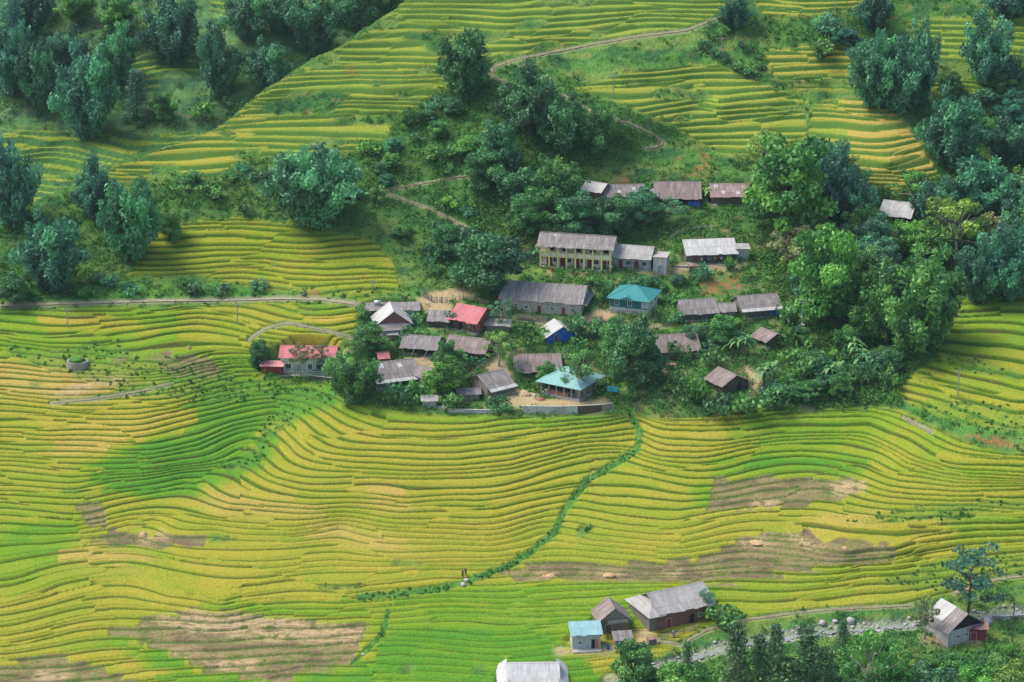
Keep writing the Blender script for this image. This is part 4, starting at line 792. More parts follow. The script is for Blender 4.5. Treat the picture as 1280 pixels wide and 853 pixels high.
def bamboo(seed):
    """a 14 m clump of plumed culms, 9 m across"""
    rg = np.random.default_rng(seed); tr = MB(); lobes = []
    for i in range(30):
        a = i * 2.39996 + rg.uniform(-.4, .4); lean = rg.uniform(.05, 1.25) ** .8; H = rg.uniform(7.0, 13.8) * (1 - .22 * lean); b = np.array([math.cos(a), math.sin(a), 0]) * rg.uniform(.2, 1.5); d = np.array([math.cos(a), math.sin(a), 0])
        pt = lambda t: b + d * lean * 3.6 * t ** 1.7 + np.array([0, 0, H * (t - .20 * lean * t ** 4)])
        prev = pt(0) - np.array([0, 0, .8])
        for t in (.25, .5, .75, 1.0): q = pt(t); tr.tube(prev, q, .07 * (1.1 - t * .8), .07 * (1.1 - (t + .2) * .8), 4); prev = q
        tint = rg.uniform(.1, .9)
        for t in (.20, .33, .45, .57, .69, .80, .90, 1.0):
            s = (1.25 - .75 * abs(t - .72)) * rg.uniform(.65, 1.1); c = pt(t) + d * rg.uniform(-.2, .7) + rg.normal(0, .3, 3); c[2] -= .3; lobes.append((c, (s * .85, s * .85, s * 1.05), np.clip(tint + rg.uniform(-.18, .18), 0, 1)))
    return tr.mesh("culms", CULM), crown_mesh("crown", lobes, 62, .64, seed + 1, .6, .6, .45)
def conifer(seed):
    """a slender young 12 m evergreen with tiers of twigs"""
    rg = np.random.default_rng(seed); tr = MB(); tr.tube((0, 0, -1.5), (0, 0, 11.6), .16, .03, 6); lobes = []
    for i in range(16):
        z = 1.2 + i * .68; r = 2.0 * (1 - z / 13.5) + .2
        for k in range(5):
            a = k * 1.257 + i * .8 + rg.uniform(-.3, .3)
            for q in (.5, 1.0): lobes.append(((math.cos(a) * r * q, math.sin(a) * r * q, z - .25 * q), (.50, .50, .24), rg.uniform(.1, .8)))
        tr.tube((0, 0, z), (math.cos(a) * r * .9, math.sin(a) * r * .9, z - .15), .03, .015, 4)
    lobes.append(((0, 0, 11.6), (.25, .25, .5), .6)); return tr.mesh("trunk", BARK, True), crown_mesh("crown", lobes, 110, .46, seed + 1, .3, .5, .36)
def feathery(seed):
    """open tiered tree with flat sprays of foliage"""
    rg = np.random.default_rng(seed); tr = MB(); tr.tube((0, 0, -1), (.2, 0, 9.2), .2, .06, 7); lobes = []
    for i in range(17):
        z = 2.6 + i * .40 + rg.uniform(-.2, .2); a = i * 2.4; r = rg.uniform(1.4, 4.2) * (1.0 if z < 7.5 else .75); c = (math.cos(a) * r, math.sin(a) * r, z + .6); tr.tube((.1, 0, z - .5), c, .07, .025, 4); s = rg.uniform(.7, 1.25)
        lobes.append((c, (s * 1.2, s * 1.2, s * .5), rg.uniform(.2, .8))); lobes.append(((c[0] * .55, c[1] * .55, z + .3), (s * .8, s * .8, s * .4), rg.uniform(.2, .8)))
    lobes.append(((.2, 0, 9.3), (.9, .9, .7), .6)); return tr.mesh("trunk", BARK, True), crown_mesh("crown", lobes, 95, .52, seed + 1, .3, .5, .5)
def banana(seed):
    rg = np.random.default_rng(seed); tr = MB(); V = []; F = []; T = []
    for s in range(4):
        bx, by = rg.uniform(-1.3, 1.3, 2); h = rg.uniform(1.6, 2.8); tr.tube((bx, by, -.6), (bx, by, h), .16, .10, 6)
        for k in range(11):
            a = k * 2.4 + rg.uniform(-.3, .3); Ln = rg.uniform(1.9, 2.9); el = rg.uniform(.35, 1.2); d = np.array([math.cos(a), math.sin(a), 0]); sd_ = np.array([-d[1], d[0], 0]); prev = None; ti = rg.uniform(.3, 1)
            for t in np.linspace(0, 1, 6):
                c = np.array([bx, by, h]) + d * Ln * t * math.cos(el) + np.array([0, 0, Ln * (t * math.sin(el) - .75 * t * t)]); w = .25 * math.sin(math.pi * min(1, .12 + .86 * t)) ; V += [c - sd_ * w + (0, 0, .10 * w), c + sd_ * w + (0, 0, .10 * w)]; T += [ti, ti]
                j = len(V); 
                if prev is not None: F.append((prev - 2, prev - 1, j - 1, j - 2))
                prev = j
    return tr.mesh("stem", CULM), np_mesh("leaves", np.array(V), np.array(F), LEAF, True, {"tint": np.array(T)})
def shrub(seed):
    rg = np.random.default_rng(seed); tr = MB(); lobes = []
    for i in range(12):
        a = i * 2.4; r = rg.uniform(.2, 1.5); c = (math.cos(a) * r, math.sin(a) * r, rg.uniform(.6, 2.2) * (1.15 - r * .3)); s = rg.uniform(.5, .85); lobes.append((c, (s, s, s * .8), rg.uniform(.1, .9))); tr.tube((0, 0, -.5), c, .05, .02, 4)
    return tr.mesh("stem", BARK), crown_mesh("foliage", lobes, 80, .46, seed + 1, .25, .6, .55)
PROTO = {"bamboo": [bamboo(s) for s in (1, 12, 23, 34, 45)], "broad": [broad(s) for s in (2, 13, 24, 35)], "airy": [broad(s, 1.0) for s in (3, 14)], "conifer": [conifer(s) for s in (4, 15, 26)], "feathery": [feathery(5)], "banana": [banana(s) for s in (6, 17)], "shrub": [shrub(s) for s in (7, 18, 29)]}
SIZE = {"bamboo": (9.6, 13.2), "broad": (9.4, 9.6), "airy": (8.6, 10.0), "conifer": (4.0, 12.0), "feathery": (9.0, 10.2), "banana": (5.6, 4.4), "shrub": (4.0, 2.6)}
CATN = {"bamboo": ("bamboo_clump", "bamboo", "culms", "crown"), "broad": ("broadleaf_tree", "tree", "trunk", "crown"), "airy": ("broadleaf_tree", "tree", "trunk", "crown"), "conifer": ("conifer_tree", "tree", "trunk", "crown"), "feathery": ("feathery_tree", "tree", "trunk", "crown"), "banana": ("banana_plant", "banana plant", "stem", "leaves"), "shrub": ("shrub", "shrub", "stem", "foliage")}
GREEN = {"teal": (0.060, 0.188, 0.112), "dark": (0.060, 0.185, 0.066), "mid": (0.082, 0.235, 0.055), "bright": (0.090, 0.265, 0.042), "lime": (0.170, 0.300, 0.055), "olive": (0.210, 0.240, 0.085), "tealmid": (0.080, 0.238, 0.124), "pine": (0.092, 0.190, 0.070), "banana": (0.075, 0.20, 0.055)}
_cnt = {}
def plant(kind, u, v, wpx, hpx, green, label, back=False, group=None, yaw=None):
    k = _cnt.get(kind, 0); _cnt[kind] = k + 1; pr = PROTO[kind][k % len(PROTO[kind])]; name, cat, n0, n1 = CATN[kind]
    p = GB(u, v)[0] if back else G1(u, v); m = mpp(p); sw, sh = SIZE[kind]; rg = random.Random(k * 7 + int(u))
    e = empty(name, tuple(p - np.array([0, 0, .15])), rg.uniform(0, 6.28) if yaw is None else yaw); tag(e, label, cat, group); sx = wpx * 1.12 * m / sw; e.scale = (sx, sx, hpx * 1.06 * m / .95 / sh)
    for nm, me in ((n0, pr[0]), (n1, pr[1])):
        o = link(nm, me, e)
        if nm != n0 or kind in ("x",):
            g = GREEN[green]; j = rg.uniform(.85, 1.18); o.color = (g[0] * j * rg.uniform(.88, 1.12), g[1] * j, g[2] * j * rg.uniform(.85, 1.15), 1)
    return e
B = True
TREES = [
 # ---- the wooded slope beyond the ridge, upper left
 ("bamboo",14,118,58,112,"teal","tall dark clump at the upper left edge, half out of the photograph",B), ("bamboo",47,132,46,86,"tealmid","pale topped clump between the edge clump and the tallest clump of the wooded slope",B), ("bamboo",110,172,70,120,"tealmid","biggest pale topped clump of the wooded slope, standing lowest on a dark stem",B),
 ("bamboo",86,92,44,66,"teal","dark clump right behind the biggest pale topped clump",B), ("bamboo",148,104,46,70,"tealmid","rounded clump right of the biggest pale topped clump, above the small spire tree",B), ("bamboo",218,76,62,92,"teal","broad dark clump at the top edge above the small green terraces",B), ("bamboo",276,122,56,94,"teal","dark clump standing beside the ridge, left of the last ridge clump",B),
 ("bamboo",336,112,52,66,"teal","low dark clump touching the ridge line of the yellow terraces",B), ("bamboo",392,66,64,84,"teal","dark clump high on the ridge line below the top edge",B), ("bamboo",445,34,54,66,"teal","dark clump behind the ridge where it meets the top edge",B), ("bamboo",484,14,40,50,"dark","small dark clump in the top corner of the ridge",B),
 ("conifer",172,152,34,62,"teal","small dark spire shaped tree in the clearing of the wooded slope",B), ("bamboo",40,42,56,70,"teal","dark clump at the top edge in the left corner",B), ("broad",98,30,44,44,"mid","green round tree at the top edge left of the leaf covered bank",B), ("broad",150,44,50,44,"bright","light green round tree on the bank near the top edge",B), ("bamboo",310,48,54,66,"tealmid","bluish clump in the saddle between the two dark ridge clumps",B), ("bamboo",352,40,46,62,"teal","dark clump at the top edge above the ridge clumps",B),
 ("broad",205,152,34,34,"mid","low round tree right of the small spire tree",B), ("shrub",255,150,36,24,"mid","bush at the lower end of the gully beside the ridge",B), ("shrub",290,140,34,22,"dark","dark bush in the gully against the yellow ridge",B),
 # ---- left slope in front of the ridge
 ("bamboo",14,284,62,112,"teal","dark clump at the left edge level with the start of the ridge"), ("bamboo",121,272,44,74,"teal","narrow dark clump at the foot of the ridge"), ("bamboo",165,326,70,108,"tealmid","broad clump leaning right of the narrow one at the foot of the ridge"), ("bamboo",66,362,78,102,"teal","wide dark clump above the concrete road at the left"), ("bamboo",392,282,96,118,"tealmid","large lone bamboo clump on the bushy slope left of the zigzag path"),
 ("broad",18,380,44,34,"dark","dark round tree beside the concrete road at the left edge"), ("broad",212,300,34,34,"mid","small round tree beside the left terraces above the road"),
 # ---- the wooded knoll in the middle
 ("bamboo",581,122,64,84,"dark","lone dark clump beside the bend of the hill path"), ("bamboo",664,162,72,78,"dark","dark clump at the top of the central wood, right of the path bend"), ("bamboo",705,190,66,76,"dark","dark clump in the upper middle of the central wood"), ("bamboo",742,192,52,62,"mid","green clump at the right end of the central wood below the winding path"),
 ("broad",624,222,60,66,"dark","dark bushy tree at the upper left of the central wood"), ("bamboo",646,262,62,72,"dark","dark clump in the heart of the central wood"), ("broad",600,240,48,44,"mid","green bushy tree at the left rim of the central wood"), ("bamboo",694,272,62,76,"mid","light green clump in front of the central wood above the school"), ("broad",658,300,54,58,"mid","fresh green tree at the lower end of the central wood left of the school"),
 ("broad",612,368,84,74,"dark","big dark round tree left above the long grey roof"), ("broad",722,298,64,52,"dark","dark spreading tree behind the left half of the school roof"), ("broad",768,296,56,46,"dark","dark spreading tree behind the school wing"), ("broad",802,284,52,44,"tealmid","bluish tree in front of the white patched roof of the upper row"), ("airy",700,246,44,44,"mid","thin tree left of the rusty sheet shed"), ("broad",560,322,44,40,"dark","dark tree at the end of the zigzag path"), ("airy",838,282,36,34,"tealmid","thin bluish tree under the wide house of the upper row"),
 # ---- top right
 ("bamboo",918,36,34,44,"teal","dark clump beside the pale footpath at the top edge"), ("bamboo",1090,38,44,54,"teal","dark stemmed clump at the top edge right of the electric pole"), ("bamboo",1092,134,58,96,"tealmid","left clump of the great bamboo group on the upper right terraces"), ("bamboo",1122,138,64,104,"tealmid","middle clump of the great bamboo group on the upper right terraces"), ("bamboo",1148,130,52,96,"tealmid","right clump of the great bamboo group on the upper right terraces"), ("bamboo",1232,106,56,88,"tealmid","tall clump on bare stems at the upper right among green terraces"), ("bamboo",1262,20,58,44,"teal","dark clump cut off by the top right corner"),
 ("bamboo",1190,210,74,102,"teal","dark clump right of the golden terraced knoll"), ("bamboo",1258,206,56,66,"teal","rounded clump at the right edge above the wood"), ("bamboo",1228,272,84,76,"tealmid","wide bluish clump above the pale trunked tree"), ("bamboo",1276,304,64,86,"tealmid","bluish clump at the right edge of the wood"), ("bamboo",1168,282,54,62,"tealmid","bluish clump right of the lone white roof in the woods"),
 ("broad",986,306,120,122,"bright","largest bright green tree, right of the upper row of houses"), ("bamboo",1044,272,58,98,"teal","leaning dark clump behind the largest bright green tree"), ("airy",955,212,60,44,"lime","pale green tree top on the slope above the largest bright tree"), ("bamboo",1076,286,40,72,"teal","dark narrow clump just left of the dark gable hut"),
 ("broad",1032,406,96,110,"bright","tall bright green tree in front of the woods, right of the white eave house"), ("airy",1006,352,72,66,"olive","olive feathery bamboo behind the tall bright green tree"), ("broad",1094,330,52,58,"tealmid","bluish round tree below the lone white roof in the woods"), ("airy",1194,336,78,84,"lime","pale green tree with forked white trunk in the right wood"), ("airy",1236,322,44,58,"olive","yellowish plumed tree right of the forked white trunk"), ("airy",1142,262,52,48,"bright","green tree at the foot of the golden terraced knoll"),
 ("bamboo",1148,440,104,122,"mid","great drooping bamboo at the right end of the village wood"), ("bamboo",1104,428,74,98,"mid","drooping bamboo between the tall bright tree and the great one"), ("bamboo",1262,374,70,96,"tealmid","bamboo clump above the right terraces at the edge of the photograph"), ("bamboo",1222,378,52,84,"tealmid","bamboo clump behind the top of the right terraces"), ("broad",1066,400,44,56,"mid","green tree squeezed between the tall bright tree and the drooping bamboo"), ("broad",1160,330,44,44,"mid","round green tree left under the forked white trunk"), ("broad",1050,330,44,44,"dark","dark round tree between the olive bamboo and the bluish tree"),
 # ---- in the village
 ("bamboo",440,504,58,82,"mid","big drooping green clump in front of the village's left end"), ("broad",462,440,46,34,"mid","light leafy tree below the steep white gable house"), ("broad",324,452,26,34,"dark","small dark round tree left of the white pillared house"), ("feathery",402,471,20,36,"dark","dark slim tree in front of the white pillared house"), ("airy",376,470,26,42,"olive","thin bare tree in front of the red roof's middle"), ("broad",556,494,54,44,"bright","fresh green tree between the white eave house and the bare yard"), ("broad",560,462,30,34,"mid","dark green small tree above the fresh green yard tree"), ("airy",624,458,36,44,"lime","yellow green tree right of the brownish grey roof"), ("airy",628,412,34,40,"tealmid","thin bluish tree right of the red roofed house"),
 ("broad",794,486,70,76,"dark","broad dark tree right of the pale teal roof"), ("broad",772,456,50,50,"mid","green tree behind the right side of the pale teal roof"), ("airy",726,494,50,62,"mid","thin leafy tree standing before the pale teal roof"), ("broad",684,470,30,28,"bright","small bright tree in front of the low grey open house"), ("broad",812,474,36,40,"dark","dark tree left under the broad grey plank house"), ("broad",902,430,42,32,"mid","green bush tree in front of the house left of the blue tarpaulin"), ("broad",866,426,38,28,"dark","dark low tree above the broad grey plank house"),
 ("banana",924,444,34,32,"banana","pale banana plant left below the small tilted roof"), ("banana",958,484,44,42,"banana","large banana plant right of the lone plank hut"), ("banana",1072,458,46,40,"banana","banana plant on the bank under the drooping bamboo"), ("banana",1042,474,36,30,"banana","smaller banana plant left on the bushy bank"), ("banana",677,318,36,34,"banana","banana plant hidden at the left end of the school"), ("banana",886,246,26,22,"lime","pale banana plant between the two right houses of the upper row"),
 ("shrub",880,350,28,24,"tealmid","bluish bush below the white roofed open shed"), ("shrub",912,338,18,18,"bright","round bright bush in front of the white roofed open shed"), ("shrub",770,372,28,26,"mid","bush behind the dark teal house"), ("shrub",773,416,22,22,"dark","dark bush left under the concrete base of the teal house"), ("shrub",803,414,24,26,"dark","dark bush at the corner of the teal house's concrete base"), ("shrub",826,402,22,24,"mid","bush right of the teal house"), ("shrub",712,408,26,20,"mid","bush on the grey picket fence"), ("shrub",744,420,30,24,"mid","bush beside the lane right of the blue gable hut"), ("shrub",665,426,44,26,"bright","bright bush left of the blue gable hut"),
 ("shrub",850,492,40,32,"mid","bush at the path below the broad grey plank house"), ("shrub",872,506,34,36,"bright","bright rounded bush left of the hedge above the rice"), ("shrub",902,520,46,30,"dark","dark hedge bush at the left end of the rice bank"), ("shrub",934,518,48,32,"mid","hedge bush in the middle of the rice bank"), ("shrub",966,512,44,30,"dark","dark hedge bush at the right end of the rice bank"), ("shrub",495,508,44,34,"dark","dark bush below the white eave house at the rice edge"), ("shrub",520,500,36,30,"mid","bush left of the small grey hut at the rice edge"), ("shrub",566,512,34,22,"mid","bush on the pale stone wall"), ("shrub",628,514,34,20,"dark","dark bush between the stone wall and the walled platform"), ("shrub",600,478,30,22,"mid","bush behind the hut with white eave"),
 ("shrub",722,424,44,30,"dark","dark bush above the broad dark tree"), ("shrub",566,404,34,22,"tealmid","bluish bush in front of the dark grey lean-to"), ("shrub",512,424,40,20,"mid","bush below the steep white gable's lower roof"), ("shrub",452,398,20,20,"mid","bush at the left corner of the flat block house"), ("shrub",846,446,36,24,"mid","bush below the broad grey house's left end"), ("shrub",894,458,40,28,"mid","bush above the lone plank hut"), ("shrub",988,408,44,30,"mid","bush right of the house with blue tarpaulin"), ("shrub",790,500,20,20,"mid","bush where the green ditch begins"),
 # ---- foreground right
 ("feathery",1210,768,78,84,"teal","lone feathery dark tree behind the white and grey gable house"), ("airy",1156,800,32,56,"olive","thin leafy tree left of the white and grey gable house"), ("shrub",908,784,56,32,"mid","bushes at the right end of the large grey roofed house"), ("airy",882,770,26,34,"tealmid","young bluish tree before the right end of the large grey roof"), 
 ("broad",792,866,62,62,"mid","round tree right of the wooden barn at the lower edge"), ("broad",852,896,74,64,"bright","bright green tree at the bottom edge left of the evergreens"), ("conifer",857,884,22,84,"pine","thin lone evergreen spire left of the dark evergreen group"), ("conifer",918,904,42,128,"pine","tallest of the dark evergreens at the bottom edge, left one"), ("conifer",946,904,34,112,"pine","second dark evergreen from the left in the bottom group"), ("conifer",966,906,36,126,"pine","narrow dark evergreen in the middle of the bottom group"), ("conifer",1006,908,48,124,"pine","broad dark evergreen at the right of the bottom group"), ("conifer",1030,912,38,104,"pine","low dark evergreen beside the broad one at the bottom"), ("conifer",1053,812,20,38,"dark","tiny dark evergreen by the stream rocks"), ("conifer",984,912,50,90,"pine","short dark evergreen before the bottom group"),
 ("airy",1086,900,70,116,"bright","tall loose green tree right of the evergreens at the bottom"), ("broad",1060,910,60,70,"mid","green tree between the evergreens and the loose green tree"), ("broad",1116,894,62,66,"mid","round green tree at the bottom below the stream house"), ("broad",1164,902,82,64,"dark","dark spreading tree at the bottom edge below the red shed"), ("broad",1214,888,66,54,"bright","fresh green tree at the bottom right below the utility pole"), ("broad",1262,894,70,62,"lime","yellow green tree in the bottom right corner"), ("broad",1240,856,44,34,"mid","small green tree under the utility pole"), ("broad",1190,852,46,32,"mid","small green tree below the dark red box shed"), ("broad",1134,850,42,34,"lime","small light tree left below the white and grey gable house"), ("shrub",1100,818,44,30,"bright","bright bush at the stream bank"), ("shrub",1272,836,40,26,"mid","bush at the right edge near the utility pole"),
 ]
for t in TREES:
    if t[6] is None: continue
    plant(*t[:7], back=len(t) > 7)

def scatter(kinds, poly, n, wr, hr, greens, label, group, seed, mind=9):
    rg = random.Random(seed); us_ = [q[0] for q in poly]; vs_ = [q[1] for q in poly]; got = []
    for _ in range(4000):
        if len(got) >= n: break
        u, v = rg.uniform(min(us_), max(us_)), rg.uniform(min(vs_), max(vs_))
        if not inside(poly, np.array([u]), np.array([v]))[0] or any(math.hypot(u - a, (v - b) * 1.5) < mind for a, b in got): continue
        if max(rs(PATHMASK, np.array([u] * 6), v - np.array([0, 5, 10, 15, 20, 25]))[:2 + int(hr[1] / 6)]) > .2 or rs(m_dirt, np.array([u]), np.array([v]))[0] > .3 or any(abs(u - h[4]) < (h[6] * .6 if h[0] == "g" else 26) and -34 < v - h[5] < 16 for h in HOUSES): continue
        got.append((u, v)); plant(rg.choice(kinds), u, v, rg.uniform(*wr), rg.uniform(*hr), rg.choice(greens), label, group=group)
scatter(["shrub", "shrub", "broad"], [(985,430),(1060,425),(1135,455),(1112,500),(955,505),(990,470)], 26, (26, 44), (20, 34), ["mid", "dark", "tealmid", "bright", "mid"], "bush in the dense thicket on the bank under the drooping bamboo", "bushes of the bank right of the village", 1)
scatter(["broad", "bamboo", "airy"], [(1000,250),(1060,235),(1140,300),(1280,240),(1290,350),(1175,352),(1110,400),(1010,400)], 20, (44, 64), (42, 66), ["mid", "tealmid", "dark", "bright", "lime"], "leafy tree filling the right wood between the larger trees", "filling trees of the right wood", 2, 22)
scatter(["shrub"], [(640,415),(720,420),(840,400),(930,400),(985,420),(940,460),(900,500),(800,515),(690,430),(640,440)], 13, (20, 30), (13, 20), ["mid", "bright", "dark", "tealmid"], "garden bush between the grey roofed houses", "garden bushes of the village", 3, 16)
scatter(["shrub"], [(470,385),(560,408),(640,420),(640,480),(560,505),(470,495),(460,430)], 11, (18, 28), (12, 18), ["mid", "bright", "dark"], "garden bush among the lower left village houses", "garden bushes of the lower left village", 4, 16)
scatter(["shrub"], [(200,222),(330,208),(440,215),(455,270),(330,268),(240,262)], 16, (22, 40), (12, 20), ["mid", "tealmid", "dark"], "low bush on the slope under the ridge terraces", "bushes under the ridge terraces", 5, 18)
scatter(["shrub"], [(-10,340),(160,350),(350,360),(350,370),(60,374),(-10,374)], 12, (20, 34), (12, 20), ["dark", "mid", "tealmid"], "low bush above the concrete road", "bushes above the road", 6, 18)
scatter(["shrub", "shrub", "broad"], [(505,150),(560,128),(600,200),(590,300),(640,340),(530,345),(470,262),(450,210)], 24, (22, 38), (13, 24), ["mid", "dark", "bright", "tealmid"], "bush on the slope around the zigzag path", "bushes around the zigzag path", 7, 18)
scatter(["shrub", "broad"], [(1000,25),(1060,50),(1180,80),(1290,90),(1290,230),(1190,215),(1140,140),(1000,60)], 18, (26, 44), (18, 32), ["tealmid", "mid", "teal"], "bush among the bamboo of the upper right slope", "bushes of the upper right slope", 8, 20)
scatter(["shrub"], [(870,30),(960,60),(950,100),(1000,122),(930,95),(880,70)], 10, (18, 30), (11, 18), ["mid", "dark"], "low bush on the rise above the curved terraces", "bushes above the curved terraces", 9, 14)
scatter(["shrub", "broad"], [(690,352),(850,356),(930,372),(930,380),(840,378),(700,362)], 9, (18, 28), (11, 16), ["bright", "mid", "dark"], "bush on the green slope below the school", "bushes below the school", 10, 15)
scatter(["shrub", "broad"], [(790,862),(900,858),(1000,842),(1140,836),(1290,842),(1290,880),(800,895)], 20, (26, 48), (18, 34), ["mid", "bright", "dark", "lime"], "bush among the foreground trees on the stream bank", "bushes of the foreground bank", 11, 18)

# ---- undergrowth: what nobody could count, merged leaf mounds
def undergrowth(name, label, mask, n, hrange, colf, seed, region, gfun=G, leaves=20, size=.5, keep=.25):
    rg = np.random.default_rng(seed); u = rg.uniform(region[0], region[1], n * 6); v = rg.uniform(region[2], region[3], n * 6)
    w = mask(u, v); ok = rg.random(len(u)) < w; u, v = u[ok][:n], v[ok][:n]; P = gfun(u, v); n = len(P); h = rg.uniform(*hrange, n) * (.7 + .6 * vnoise(u / 12, v / 8, seed)); 
    d = rg.normal(size=(n, leaves, 3)); d /= np.linalg.norm(d, axis=2)[..., None]; d[..., 2] = np.abs(d[..., 2]); q = rg.uniform(.4, 1.05, (n, leaves, 1))
    pts = P[:, None] + d * q * (h[:, None, None] * np.array([.85, .85, .9])); c0 = colf(u, v, rg); col = c0[:, None] * rg.uniform(.7, 1.35, (n, leaves, 1))
    V, F = leaf_faces(pts.reshape(-1, 3), size, d.reshape(-1, 3) + np.array([0, 0, .3]), rg, .1, .6, .5); C = np.repeat(col.reshape(-1, 3), 4, 0)
    o = link(name, np_mesh(name, V, F, UG_MAT, False, {"col": C})); tag(o, label, "undergrowth", kind="stuff"); return o
UG_MAT = attr_mat("undergrowth_leaves", fine=.2)
def ugcol(u, v, rg):
    n = len(u); t = vnoise(u / 16, v / 9, 91)[:, None] * .7 + rg.random((n, 1)) * .45
    return np.clip(np.array([0.040, 0.115, 0.038]) * (1 - t) + np.array([0.105, 0.260, 0.042]) * t, .004, 1)
def ugmask(u, v):
    w = np.clip(rs(m_bush, u, v) * .8 + rs(m_vill, u, v) * .75 + (1 - rs(m_terr, u, v)) * .45 * sstep(.35, .55, vnoise(u / 22, v / 11, 92)), 0, 1)
    return w * (1 - rs(m_terr, u, v)) * (1 - rs(PATHMASK, u, v)) * (1 - rs(m_dirt, u, v)) * (1 - rs(m_red, u, v)) * (1 - rs(m_cut, u, v)) * (1 - .9 * rs(m_stream, u, v)) * (v > ridge_v(u) + 4) * sstep(.15, .4, vnoise(u / 9, v / 6, 93))
undergrowth("undergrowth", "dense green undergrowth covering slopes and gaps between houses", ugmask, 22000, (.5, 1.7), ugcol, 51, (-40, 1330, -40, 960), size=.46)
THICK = rast([[(1000,395),(1075,380),(1160,430),(1165,446),(1120,508),(1000,512),(930,515),(880,512),(930,480),(1000,470)], [(930,300),(1000,250),(1060,230),(1290,190),(1410,190),(1410,370),(1200,385),(1150,440),(1060,420),(985,400)], [(640,110),(720,110),(770,180),(760,215),(700,240),(680,300),(640,330),(600,320),(590,250),(620,200)], [(690,262),(830,262),(830,290),(780,298),(690,288)], [(700,425),(830,420),(840,480),(760,490),(740,440)], [(770,868),(880,852),(1000,835),(1140,826),(1290,828),(1410,822),(1410,1040),(760,1040)], [(150,250),(220,240),(330,205),(450,240),(440,275),(250,275)]], True, 3)
undergrowth("thicket", "tall thicket of bushes filling the woods between the trees", lambda u, v: rs(THICK, u, v) * (1 - rs(PATHMASK, u, v)) * (1 - rs(m_terr, u, v)) * (1 - rs(m_dirt, u, v)) * (1 - rs(m_stream, u, v)), 5200, (1.2, 2.6), ugcol, 54, (560, 1400, 60, 1000), leaves=46, size=.55)
def bankmask(u, v): return np.clip(rs(m_bank, u, v), 0, 1) * .55 * (1 - rs(PATHMASK, u, v))
undergrowth('verge_weeds', 'weeds growing over the edges of the paths and the road', lambda u, v: sstep(.04, .15, rs(PATHMASK, u, v)) * (1 - sstep(.45, .75, rs(PATHMASK, u, v))) * (v > ridge_v(u) + 3), 2600, (.18, .5), lambda u, v, rg: np.array([0.075, 0.180, 0.035]) * rg.uniform(.6, 1.5, (len(u), 1)), 55, (-40, 1330, 10, 830), leaves=14, size=.3)
undergrowth("bank_vegetation", "bright grass and weeds on banks and ditches between the rice fields", bankmask, 2300, (.2, .55), lambda u, v, rg: np.array([0.080, 0.195, 0.036]) * rg.uniform(.6, 1.5, (len(u), 1)), 52, (-40, 1330, 340, 780))
undergrowth("hill_undergrowth", "dark undergrowth on the slope beyond the ridge", lambda u, v: (v < ridge_v(u) + 6) * (1 - rs(rast(BTERR, False, 2), u, v)) * sstep(.3, .55, vnoise(u / 16, v / 9, 94)), 2600, (.8, 2.2), lambda u, v, rg: ugcol(u, v, rg) * np.array([.75, .72, .95]), 53, (-60, 560, -60, 280), GB)
# ------------------------------------------------------------------ fences, walls, poles
def fence(name, label, px, h, mat, post_mat, gap=.16, w=.06, lean=.05, sparse=0.0, seed=1):
    P = []
    for (a, b) in zip(px[:-1], px[1:]):
        m = max(2, int(math.hypot(b[0] - a[0], b[1] - a[1]) / 6)); P += [(a[0] + (b[0] - a[0]) * t / m, a[1] + (b[1] - a[1]) * t / m) for t in range(m)]
    P.append(px[-1]); W = G([q[0] for q in P], [q[1] for q in P]); rg = random.Random(seed); o0 = W[0].copy(); root = empty(name, tuple(o0)); tag(root, label, "fence"); W = W - o0
    d = np.concatenate([[0], np.cumsum(np.linalg.norm(np.diff(W, axis=0), axis=1))]); at = lambda s: np.array([np.interp(s, d, W[:, i]) for i in range(3)])
    mb = MB(); s = 0
    while s < d[-1]:
        if rg.random() > sparse:
            p = at(s); q = p + np.array([rg.uniform(-lean, lean), rg.uniform(-lean, lean), h * rg.uniform(.8, 1.1)]); mb.tube(p - np.array([0, 0, .3]), q, w, w * .8, 4)
        s += gap * rg.uniform(.7, 1.4)
    for zz in (.35, .75):
        for k in range(len(W) - 1): mb.tube(W[k] + (0, .07, h * zz), W[k + 1] + (0, .07, h * zz), .035, .035, 4)
    mb.build("picket_panel", mat, root); s = 0
    while s < d[-1]:
        p = at(s); q = MB(); q.tube(p + (0, .16, -.5), p + (0, .16, h * 1.15), .075, .07, 5); q.build("post", post_mat, root); s += 2.6
    return root
fence("bamboo_fence", "weathered bamboo fence along the bare yard above the red roofed house", [(530,372),(540,378),(556,379),(575,376),(592,378),(612,383)], 1.5, WM["plank_grey"], WOODP, .28, .07, .12, .12, 2)
fence("picket_fence", "long grey picket fence below the long grey roofed house", [(646,400),(672,402),(700,404),(730,405),(758,406)], 1.7, WM["plank_grey"], WOODP, .2, .06, .05, .02, 3)
fence("stake_fence", "low stake fence in front of the large grey roofed house by the stream", [(826,800),(842,798),(858,792),(874,786)], 1.1, WM["plank_pale"], WOODP, .55, .05, .1, .1, 4)
fence("bamboo_fence", "thin bamboo fence around the grassy plot behind the school", [(838,300),(850,292),(870,288),(888,286),(890,292)], 1.0, WM["plank_pale"], WOODP, .5, .04, .08, .1, 5)
